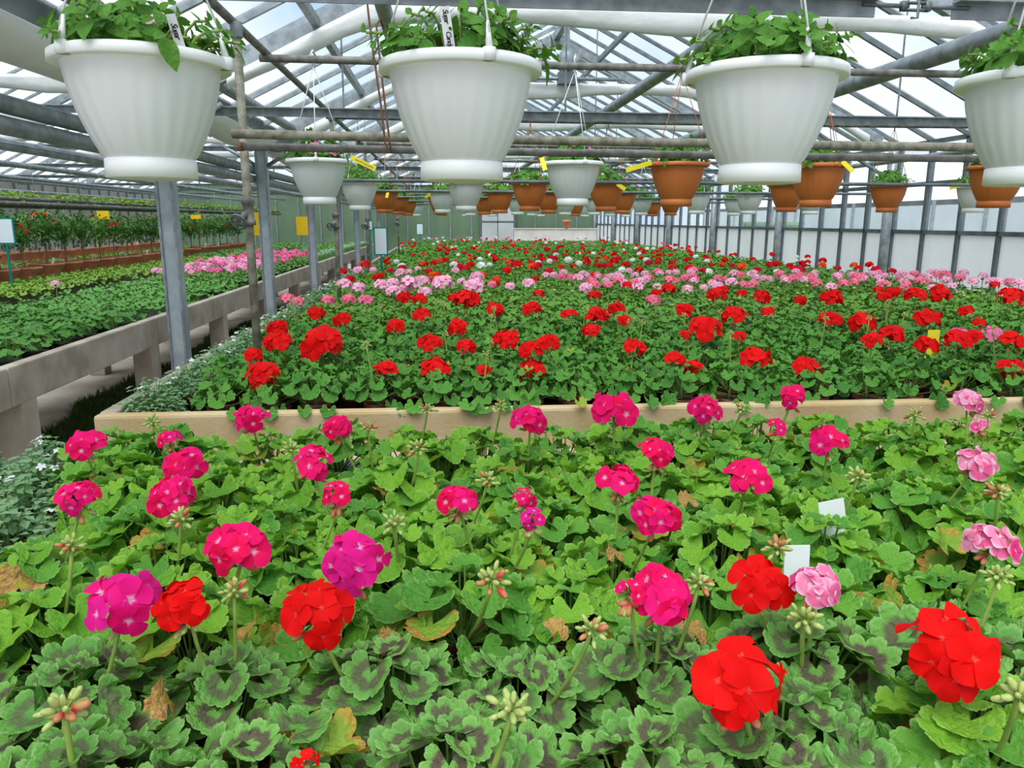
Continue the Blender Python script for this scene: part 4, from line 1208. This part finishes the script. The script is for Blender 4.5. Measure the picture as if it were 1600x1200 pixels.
for s_ in range(4):
    stm, lv = shoots(700 + s_, 26, .13, .12, .052)
    fm = MB(); base = [oval_mb(720 + q, 1, .30, nu=3, nv=1) for q in range(3)]
    for i, M in enumerate(lv): fm.merge(base[i % 3], M)
    POT_FOL.append(fm.mesh('foliage', ML_PETUNIA))

F1 = [(222, 92), (720, 105), (1197, 108), (1628, 112)]
labs = ['white hanging pot of petunias with pink bud and half hidden tag', 'white hanging pot of petunias with a tall handwritten name tag', 'white hanging pot of petunias without tag under the turnbuckle', 'white hanging pot of petunias cut by the picture edge']
labs[3] = 'white hanging pot of petunias nearest the glass wall on the first pipe'
labs[3] = 'white hanging pot of petunias, last before the glass wall on its pipe'
for i, (u, v) in enumerate(F1):
    p = on_y(u, v, 1.62)
    hanging_pot(p.x, 1.62, 'white', labs[i], 'white pots on the first pipe', i + 1, single=True)
ROWPX = {1: [(498, 'white', 'hotpink'), (700, 'white', None), (895, 'white', 'hotpink'), (1058, 'terracotta', None), (1277, 'terracotta', None), (1557, 'terracotta', None)],
         2: [(561, 'white', None), (728, 'white', None), (828, 'terracotta', None), (948, 'terracotta', None), (1232, 'terracotta', None), (1390, 'terracotta', None), (1526, 'white', None)],
         3: [(600, 'terracotta', None), (691, 'white', None), (781, 'terracotta', None), (858, 'terracotta', None), (974, 'terracotta', None), (1091, 'white', None), (1173, 'white', None), (1270, 'white', None)],
         4: [(622, 'terracotta', None), (686, 'terracotta', None), (757, 'terracotta', None), (809, 'white', None), (884, 'white', None), (930, 'white', None), (1004, 'white', None), (1050, 'terracotta', None), (1150, 'white', None)],
         5: [(636, 'terracotta', None), (690, 'terracotta', None), (735, 'white', None), (832, 'white', None), (900, 'terracotta', None), (955, 'white', None), (1022, 'terracotta', None)],
         6: [(650, 'white', None), (728, 'white', None), (770, 'white', None), (845, 'white', None), (915, 'white', None), (980, 'white', None)]}
cnt = ['first', 'second', 'third', 'fourth', 'fifth', 'sixth', 'seventh', 'eighth', 'ninth']
sd = 10
for r_, lst in ROWPX.items():
    y = ROWS[r_]
    for i, (u, c, bl) in enumerate(lst):
        if r_ == 1 and u == 700: continue
        sd += 1
        x = on_y(u, 280, y).x
        hanging_pot(x, y, c, '%s hanging pot, %s from the aisle on the %s pot pipe%s' % (c, cnt[i], cnt[r_], ', with pink petunias' if bl else ''), '%s hanging pots farther back' % c, sd, bloom=bl)

# tags in the pots
def card(name, c0, c1, width, label, cat, mat, nrm=(0, -1, 0), group=None, th=.0012):
    """flat card whose middle line runs from c0 (foot) to c1 (head)"""
    c0, c1 = Vector(c0), Vector(c1); y = (c1 - c0); L_ = y.length; y.normalize()
    x = y.cross(Vector(nrm)).normalized() ; z = x.cross(y)
    o = ob(name, MB().box((-width/2, 0, -th), (width/2, L_, th)).mesh(name, mat, False))
    o.matrix_basis = Matrix.Translation(c0) @ Matrix((x, y, z)).transposed().to_4x4()
    tag(o, label, cat, group)
    return o, L_
def writing(o, body, size, x, y, rot, mat=M_INK, shear=.25, spacing=1.0):
    cu = bpy.data.curves.new('lettering', 'FONT'); cu.body = body; cu.size = size; cu.extrude = .0003; cu.shear = shear; cu.offset = size * .012
    cu.space_character = spacing
    cu.materials.append(mat)
    tmp = bpy.data.objects.new('lettering_curve', cu); me = bpy.data.meshes.new_from_object(tmp); bpy.data.objects.remove(tmp)
    t = ob('lettering', me, o)
    t.matrix_basis = T(x, y, .0018) @ Matrix.Rotation(rot, 4, 'Z')
    return t
o, L_ = card('name_tag', on_y(708, 106, 1.515), on_y(694, 10, 1.487), .0185, 'tall white name tag with handwriting in the second pot', 'plant tag', M_CARD)
writing(o, 'Sugar', .0135, -.0035, L_ - .004, -PI/2, spacing=.78); writing(o, 'Candy', .0130, -.0035, L_ - .040, -PI/2, spacing=.78)
o, L_ = card('name_tag', on_y(289, 94, 1.53), on_y(266, 22, 1.50), .0165, 'white name tag half hidden by petunia leaves in the first pot', 'plant tag', M_CARD)
writing(o, 'Sugar', .0150, -.004, L_ - .014, -PI/2, spacing=.8)
ob('flower', FLORET['pink'][0], [q for q in bpy.data.objects if q.get('label') == labs[0]][0], Matrix.Translation(on_y(243, 30, 1.50) - Vector((on_y(222, 92, 1.62).x, 1.62, 1.75))) @ frame_from_normal((-.1, -.7, .7)) @ Matrix.Scale(.018, 4))
for (a, b, yy, lab) in (((549, 246), (587, 264), 4.0, 'yellow tag sticking out beside the first pink petunia pot'), ((1018, 254), (978, 266), 4.08, 'yellow tag sticking out of the first terracotta pot'), ((846, 246), (852, 266), 4.0, 'small folded yellow tag on the rim of the second pink petunia pot'),
                        ((1316, 252), (1333, 268), 4.0, 'yellow tag on the terracotta pot behind the third white pot'), ((964, 287), (977, 296), 6.2, 'small yellow tag on a terracotta pot of the third pipe'), ((606, 300), (604, 309), 8.3, 'small yellow tag on a terracotta pot of the fourth pipe'), ((1502, 289), (1484, 294), 6.2, 'small yellow tag beside the white pot of the third pipe'), ((664, 309), (672, 303), 8.3, 'small yellow tag on a white pot of the fourth pipe')):
    p0, p1 = on_y(*a, yy), on_y(*b, yy - .02)
    d = (p1 - p0); w = .024 if yy < 5 else .03
    o, L_ = card('yellow_tag', p0, p1, w, lab, 'plant tag', M_YELTAG, nrm=(0, -1, -.1))
    if a[0] == 549:
        q = MB(); rn = random.Random(3); pts = [Vector((.006 * math.sin(k * 2.3) * rn.uniform(.4, 1), .02 + k * .0035, .0016)) for k in range(int((L_ - .03) / .0035))]
        q.tube(pts, .0011, 4); ob('scribble', q.mesh('scribble', M_INK), o)

# ================================================================== SMALL WHITE-FLOWERED PLANTS ALONG THE EDGES
SM = [oval_mb(800 + q, 1, .42, nu=2, nv=1) for q in range(3)]
BAC = []
for s_ in range(4):
    rn = random.Random(820 + s_); fm = MB(); stm = MB()
    for i in range(64):
        a = i * 2.39996; t = (i + .5) / 64; r_ = .14 * t ** .55 * rn.uniform(.8, 1.15)
        tip = Vector((math.cos(a) * r_, math.sin(a) * r_, .085 + .10 * (1 - t) * rn.uniform(.6, 1.3)))
        stm.tube([(0, 0, .06), tip], .0012, 3, cap=False)
        for k in range(6):
            fm.merge(SM[k % 3], T(*(tip - Vector((0, 0, .006 * k)))) @ leaf_frame(k * 2.4 + i, R(-15 + 10 * k)) @ Matrix.Scale(rn.uniform(.017, .028), 4))
    BAC.append((fm.mesh('foliage', ML_PALE), stm.mesh('stems', M_STEMDARK)))
WFL = [floret_mb(830 + q, 2, 1, narrow=.8).mesh('blossom', MP['white']) for q in range(2)]
rnd = random.Random(5)
def bacopa(x, y, z, label, group, nfl, sc=1.0):
    o = root('white_bacopa', (x, y, z), label, 'plant', group, rnd.random() * 6, sc)
    ob('pot', POT, o); ob('soil', SOIL, o)
    f, s_ = rnd.choice(BAC)
    fo = ob('foliage', f, o); fo['kind'] = 'stuff'; ob('stems', s_, o)
    for k in range(nfl):
        a = rnd.random() * 6.28; r_ = .10 * rnd.random() ** .5
        ob('blossom', rnd.choice(WFL), o, T(math.cos(a) * r_, math.sin(a) * r_, .215 - .5 * r_) @ frame_from_normal((math.cos(a) * .4, math.sin(a) * .4 - .3, 1)) @ Matrix.Scale(rnd.uniform(.011, .015), 4))
for y in (1.34, 1.52, 1.70, 1.88, 2.06, 2.24):
    for dx in (0, -.17):
        bacopa(-.90 - .28 * (y - 1.35) + dx + rnd.uniform(-.02, .02), y + dx * .4, DECK1, 'small-leaved plant with white blossoms on the aisle edge of the black table', 'white-flowered plants on the black table', 4, 1.05)
yy = 3.02
while yy < 11:
    bacopa(-1.13 + rnd.uniform(-.03, .03), yy, DECK2, 'small-leaved plant with white blossoms on the aisle edge of the large bed', 'white-flowered plants on the large bed', 5 if yy < 6 else 6, 1.0)
    yy += .21

# ================================================================== SIDE BENCH
DECK3 = .635
def ivy_variant(seed):
    rn = random.Random(seed); lv = []; stm = MB()
    for i in range(17):
        a = i * 2.39996; t = (i + .5) / 17; r_ = .10 * t ** .6 * rn.uniform(.8, 1.2)
        p = Vector((math.cos(a) * r_, math.sin(a) * r_, .085 + .095 * (1 - .7 * t) + rn.uniform(-.015, .015)))
        lv.append(T(*p) @ leaf_frame(a, R(10 + 40 * t) + rn.uniform(-.3, .3)) @ Matrix.Scale(rn.uniform(.026, .040), 4))
        stm.tube(bez((0, 0, .05), (p.x * .4, p.y * .4, p.z * .8), p, 3), .0016, 4, cap=False)
    return lv, stm.mesh('stems', M_STEMDARK)
IVY = [ivy_variant(900 + i) for i in range(5)]
CELL = MB().box((-.045, -.045, 0), (.045, .045, .075)).mesh('tray_cell', M_BLACK, False)
young = []; far_y = []
yy = 3.2; row = 0
while yy < 23.5:
    xx = -2.30 - (.085 if row % 2 else 0)
    while xx > -4.75:
        p = pix((xx, yy, .8))
        if p[0] > -70 and not -4.12 < xx < -3.40:  # strip left bare above the added deck gap so light reaches the floor
            (young if yy < 6.0 and xx > -3.3 else far_y).append((xx + rnd.uniform(-.02, .02), yy + rnd.uniform(-.02, .02)))
        xx -= .175
    yy += .165; row += 1
for x, y in young:
    o = root('young_ivy_geranium', (x, y, DECK3), 'young ivy geranium in a black cell on the concrete bench', 'geranium', 'young ivy geraniums on the side bench', rnd.random() * 6, rnd.uniform(.95, 1.2))
    lv, stm = rnd.choice(IVY)
    ob('cell_pot', CELL, o); ob('stems', stm, o)
    for M in lv: ob('leaf', rnd.choice(LEAF_IVY), o, M)
ms = Mass(); lm = [[], [], []]; ll = [[], [], []]; pk = []; pk2 = []; wf = []
for x, y in far_y:
    k = rnd.randrange(3); far = y > 11
    lime = x < -3.9 and y < 15
    (ll if lime else lm)[k].extend(leaf_mats(x, y, DECK3 + .05, 8 if far else 13, .11, .12 if not lime else .10, .024, .044, rnd))
    if 8.7 < y < 14 and x > -3.25:
        if y < 11.2 and x > -3.2 and rnd.random() < .62: pk.append((x, y))
        elif y >= 11.2 and rnd.random() < .55: pk2.append((x, y))
    elif y >= 12.5 and x > -2.5: wf.append((x, y))
for k in range(3):
    ms.put(*LF[k], lm[k], 0); ms.put(*LF[k], ll[k], 1)
o = ob('young_plant_bed', ms.mesh('young_plant_bed', [ML_IVY, ML_LIME]))
tag(o, 'dense low mass of young green plants covering the rest of the concrete bench', 'young plants', None, 'stuff')
def head_mesh(c): 
    hm = MB(); v, t, r_ = HEADS[0]; hm.add(v, [tuple(q) for q in t], 0, list(r_ + .001)); return hm.mesh('flower_head', MP[c])
HM = {c: head_mesh(c) for c in ('pink', 'hotpink', 'rose', 'white', 'red')}
SPRIG = MB().tube([(0, 0, .06), (0, 0, .24)], .004, 5).mesh('stalk', M_STEM)
for lst, c, lab in ((pk, 'pink', 'pale pink geranium blooming above the young plants on the side bench'), (pk2, 'hotpink', 'hot pink geranium blooming farther along the side bench')):
    for x, y in lst:
        o = root('pink_geranium', (x, y, DECK3), lab, 'geranium', 'pink geraniums on the side bench: ' + c)
        ob('cell_pot', CELL, o); ob('stalk', SPRIG, o)
        for k in range(2):
            ob('flower_head', HM[c] if rnd.random() < .8 else HM['rose' if c == 'hotpink' else 'hotpink'], o, T(rnd.uniform(-.05, .05), rnd.uniform(-.05, .05), .26 + rnd.uniform(-.03, .04)) @ Matrix.Rotation(rnd.random() * 6, 4, 'Z') @ Matrix.Scale(rnd.uniform(.085, .12), 4))
for x, y in wf:
    o = root('white_bacopa', (x, y, DECK3), 'white-blossomed small plant at the far aisle edge of the side bench', 'plant', 'white-flowered plants on the side bench')
    fo = ob('foliage', BAC[0][0], o); fo['kind'] = 'stuff'; ob('cell_pot', CELL, o)
    for k in range(4):
        a = rnd.random() * 6.28
        ob('blossom', WFL[k % 2], o, T(math.cos(a) * .08, math.sin(a) * .08, .2) @ Matrix.Scale(.02, 4))
o = root('lone_pink_geranium', (on_z(88, 450, .84).x, on_z(88, 450, .84).y, DECK3), 'single pale pink bloom among the dark young plants', 'geranium')
ob('stalk', SPRIG, o); ob('flower_head', HM['pink'], o, T(0, 0, .24) @ Matrix.Scale(.10, 4)); ob('cell_pot', CELL, o)

# ---- potted standards in terracotta bowls
BOWL = MB().lathe([(0, 0), (.12, 0), (.155, .13), (.165, .13), (.18, .175), (.19, .175), (.192, .20), (.178, .20), (.17, .17)], 28).mesh('bowl', M_BOWL)
BSOIL = MB().disc(.168, .172, 24).mesh('soil', M_SOIL)
CROWN = []
for s_ in range(5):
    rn = random.Random(950 + s_); fm = MB(); base = [oval_mb(960 + q, 1, .22, nu=2, nv=1) for q in range(3)]
    for i in range(420):
        d = Vector((rn.gauss(0, 1), rn.gauss(0, 1), rn.gauss(0, 1))).normalized()
        r_ = rn.uniform(.55, 1.12)
        p = Vector((d.x * .17 * r_, d.y * .17 * r_, d.z * .21 * r_))
        fm.merge(base[i % 3], T(*p) @ leaf_frame(math.atan2(d.y, d.x) + rn.uniform(-1, 1), rn.uniform(-.8, .7) - d.z * .5) @ Matrix.Scale(rn.uniform(.045, .075), 4))
    fm.blob((0, 0, 0), (.11, .11, .13), 8, 6)
    CROWN.append(fm.mesh('crown', ML_BUSH))
CSTEM = MB().tube([(0, 0, .16), (.006, .004, .30), (0, 0, .52)], .008, 6).mesh('stem', M_WOOD)
CBR = MB().tube([(.02, 0, .16), (.02, 0, .48)], .004, 5).mesh('stake', M_WOOD)
LTAG = MB().box((-.012, -.0008, 0), (.012, .0008, .10)).mesh('tag', M_CARD, False)
def standard(x, y, z, label, group, bloom, seed):
    rn = random.Random(seed)
    o = root('potted_standard', (x, y, z), label, 'potted bush', group, rn.random() * 6, rn.uniform(.94, 1.08))
    ob('bowl', BOWL, o); ob('soil', BSOIL, o); ob('stem', CSTEM, o); ob('stake', CBR, o)
    c = ob('crown', CROWN[seed % 5], o, T(0, 0, .62)); c['kind'] = 'stuff'
    for k in range(bloom[1]):
        a = rn.random() * 6.28; u = rn.uniform(-.1, 1)
        ob('flower', FLORET[bloom[0]][k % 4], o, T(math.cos(a) * .17 * math.sqrt(max(.1, 1 - u*u)), math.sin(a) * .17 * math.sqrt(max(.1, 1 - u*u)), .62 + .2 * u) @ frame_from_normal((math.cos(a), math.sin(a), u)) @ Matrix.Scale(.028, 4))
    ob('tag', LTAG, o, T(.07, -.08, .17) @ Matrix.Rotation(.3, 4, 'Y'))
    for k in range(9):
        a = k * .7; ob('ground_leaf', LEAF_IVY[k % 5], o, T(math.cos(a) * .11, math.sin(a) * .11, .19) @ leaf_frame(a, .3) @ Matrix.Scale(.035, 4))
for i in range(22):
    y = 8.75 + .52 * i
    b = ('orange', 9) if i in (0, 1, 2, 3) else (('rose', 3) if i in (8, 9) else ('red', 3))
    standard(-5.02, y, .70, 'bushy standard with %s flowers in a terracotta bowl, row bordering the lime plants' % ('orange' if b[0] == 'orange' else ('rose pink' if b[0] == 'rose' else 'small red')), 'potted standards bordering the lime plants: ' + b[0], b, 40 + i)
for i in range(16):
    y = 11.2 + .62 * i
    b = ('white', 3) if i in (4, 5) else ('red', 2)
    standard(-6.9, y, .72, 'bushy standard with %s flowers in a terracotta bowl, row under the hanging shelf' % ('white' if b[0] == 'white' else 'few red'), 'potted standards under the hanging shelf: ' + b[0], b, 80 + i)
plank = ob('plant_plank', MB().box((-5.25, 8.3, DECK3), (-4.8, 20.4, .70)).box((-7.15, 10.8, DECK3), (-6.65, 21.2, .72)).mesh('plant_plank', M_CONC, False), lb, T(2.13, -12, 0))
ms = Mass(); lm = [[], [], []]
for i in range(520):
    x, y = rnd.uniform(-6.6, -5.3), rnd.uniform(8, 22)
    lm[i % 3] += leaf_mats(x, y, DECK3 + .03, 9, .12, .14, .025, .045, rnd)
for k in range(3): ms.put(*LF[k], lm[k], 0)
o = ob('lime_plant_bed', ms.mesh('lime_plant_bed', [ML_LIME])); tag(o, 'low lime green plants between the two rows of potted standards', 'young plants', None, 'stuff')
ms = Mass(); lm = [[], [], []]
for i in range(900):
    x, y = rnd.uniform(-5.9, -5.27), rnd.uniform(5.1, 25.8)
    lm[i % 3] += leaf_mats(x, y, 1.625, 7, .08, .155, .02, .038, rnd)
for k in range(3): ms.put(*LF[k], lm[k], 0)
o = ob('seedling_mat', ms.mesh('seedling_mat', [ML_LIME])); tag(o, 'pale green seedlings carpeting the hanging shelf', 'seedlings', None, 'stuff')

# ================================================================== CARDS, SIGNS, LABELS
def sticky(u, v, y, w, h, label, turn=0.0):
    c = on_y(u, v, y)
    o = root('sticky_card', (c.x, y, c.z - h / 2), label, 'sticky trap', 'yellow sticky cards', turn)
    ob('card', MB().box((-w/2, -.001, 0), (w/2, .001, h)).mesh('card', M_YELLOW, False), o)
    ob('wire', MB().tube([(0, 0, h), (0, 0, 2.19 - (c.z - h/2))], .0015, 4).mesh('wire', M_GALV), o)
sticky(472, 353, 8.85, .125, .20, 'yellow sticky card facing the aisle between the gutter posts')
sticky(398, 350, 5.85, .10, .165, 'yellow sticky card turned edge-on beside the first valve pipe', 1.2)
sticky(161, 336, 11.85, .17, .12, 'yellow sticky card hanging over the orange flowered standards')
sticky(306, 339, 14.85, .18, .07, 'narrow yellow sticky card hanging far down the side bay')
def sign(u, v, y, w, h, label, zfoot):
    c = on_y(u, v, y)
    o = root('bed_sign', (c.x, y, zfoot), label, 'sign', 'framed signs')
    z0 = c.z - h/2 - zfoot
    ob('frame', MB().box((-w/2, -.006, z0), (w/2, .006, z0 + h)).mesh('frame', M_GREENFRAME, False), o)
    ob('sheet', MB().box((-w/2 + .016, -.009, z0 + .016), (w/2 - .016, -.005, z0 + h - .016)).mesh('sheet', M_CARDBLUE, False), o)
    ob('stake', MB().box((-.012, -.004, 0), (.012, .004, z0)).mesh('stake', M_GREENFRAME, False), o)
sign(595, 377, 9.4, .165, .33, 'tall blank sign in green frame at the aisle edge of the large bed', DECK2)
sign(656, 358, 17.5, .16, .25, 'small blank sign in front of the green end wall', DECK2)
sign(578, 352, 13.5, .10, .17, 'small blank sign just behind the tall green framed one', DECK3)
sign(8, 361, 8.5, .19, .27, 'blank sign in green frame before the orange flowered standards', DECK3)
def white_label(u0, v0, u1, v1, y, w, label):
    a, b = on_y(u0, v0, y), on_y(u1, v1, y)
    card('blank_label', (a.x, y + .02, DECK1 + .08), b, w, label, 'plant label', M_CARD)
p = on_z(1308, 828, .83); q = on_y(1298, 782, p.y)
card('blank_label', (p.x + .012, p.y - .012, .715), q, .054, 'upper blank white label stuck among the lime geraniums', 'plant label', M_CARD)
p = on_z(1240, 940, .80); q = on_y(1246, 852, p.y + .01)
card('blank_label', (p.x, p.y - .01, .715), q, .045, 'lower blank white label behind the pink and white bloom', 'plant label', M_CARD)
c = on_y(1183, 516, 3.65)
p = on_z(1459, 522, .93)
card('yellow_tag', (p.x, p.y, .74), p + Vector((0, 0, .02)), .06, 'yellow tag standing among the red geraniums', 'plant tag', M_YELTAG)

# ================================================================== FAR END
o = root('low_wall_board', (on_y(868, 363, 26.2).x, 26.2, 0), 'low whitewashed board wall before the green end wall', 'partition')
xa, xb = on_y(803, 363, 26.2).x, on_y(932, 363, 26.2).x
ob('board', MB().box((xa - o.location.x, -.04, 0), (xb - o.location.x, .04, 1.18)).mesh('board', M_WHITEBOARD, False), o)
ob('cap', MB().box((xa - o.location.x - .03, -.07, 1.18), (xb - o.location.x + .03, .07, 1.21)).mesh('cap', M_WHITEBOARD, False), o)
def small_pot(u, y, z, label):
    x = on_y(u, 364, y).x
    o = root('terracotta_pot', (x, y, z), label, 'pot', 'terracotta pots at the far end')
    ob('pot', MB().lathe([(0, 0), (.10, 0), (.13, .2), (.145, .2), (.15, .27), (.135, .27), (.125, .22)], 20).mesh('pot', M_BOWL), o); ob('soil', MB().disc(.128, .23, 16).mesh('soil', M_SOIL), o)
small_pot(885, 26.2, 1.21, 'terracotta pot standing on the low whitewashed wall')

# moss on the aisle floor
ms = Mass(); bl = MB().add([(-.003, 0, 0), (.003, 0, 0), (.002, .01, .03), (0, .02, .05)], [(0, 1, 2), (0, 2, 3)])
Mx = []
for i in range(22000):
    y = rnd.uniform(3.2, 13); w_ = .36 + .08 * math.sin(y * 2.1) + .05 * math.sin(y * 5.3)
    x = -2.48 - w_ * rnd.random() ** .8
    Mx.append(np.array(T(x, y, 0) @ Matrix.Rotation(rnd.random() * 6.28, 4, 'Z') @ Matrix.Rotation(rnd.uniform(-.6, .6), 4, 'X') @ Matrix.Scale(rnd.uniform(.6, 1.7), 4)))
ms.put(np.array(bl.v), np.array([(0, 1, 2), (0, 2, 3)]), np.zeros(4), Mx, 0)
o = ob('moss', ms.mesh('moss', [M_MOSS])); tag(o, 'dark green moss and weeds growing along the aisle floor', 'moss', None, 'stuff')

# ================================================================== OUTSIDE
o = root('neighbour_greenhouse', (9.5, 12, -.13), 'pale neighbouring greenhouse seen through the side glass', 'greenhouse')
ob('wall', MB().box((0, -14, 0), (.2, 16, 2.0)).mesh('wall', mottled('hazy_wall', (.52, .56, .60), (.64, .68, .71), .6, .9), False), o)
ob('roof', MB().add([(0, -14, 2.0), (0, 16, 2.0), (3.5, 16, 3.4), (3.5, -14, 3.4), (0, -14, 1.9), (0, 16, 1.9), (3.5, 16, 3.3), (3.5, -14, 3.3)], [(0,1,2,3),(7,6,5,4),(0,4,5,1),(2,6,7,3),(1,5,6,2),(3,7,4,0)]).mesh('roof', mottled('hazy_roof', (.62, .66, .70), (.72, .75, .78), .6, .8), False), o)
for i in range(21):
    ob('mullion', MB().box((-.05, -14 + 1.5 * i, 0), (0, -13.94 + 1.5 * i, 2.0)).mesh('mullion', M_GALV, False), o)
o = root('green_container', (8.0, 18.6, -.13), 'green box standing outside beyond the glass', 'container')
ob('body', MB().box((-.4, -.8, 0), (.4, .8, 1.50)).mesh('body', mottled('green_box', (.16, .36, .14), (.22, .44, .18), 2, .6), False), o)
ob('lid', MB().box((-.45, -.85, 1.50), (.45, .85, 1.57)).mesh('lid', mottled('green_lid', (.13, .30, .12), (.18, .36, .15), 2, .6), False), o)
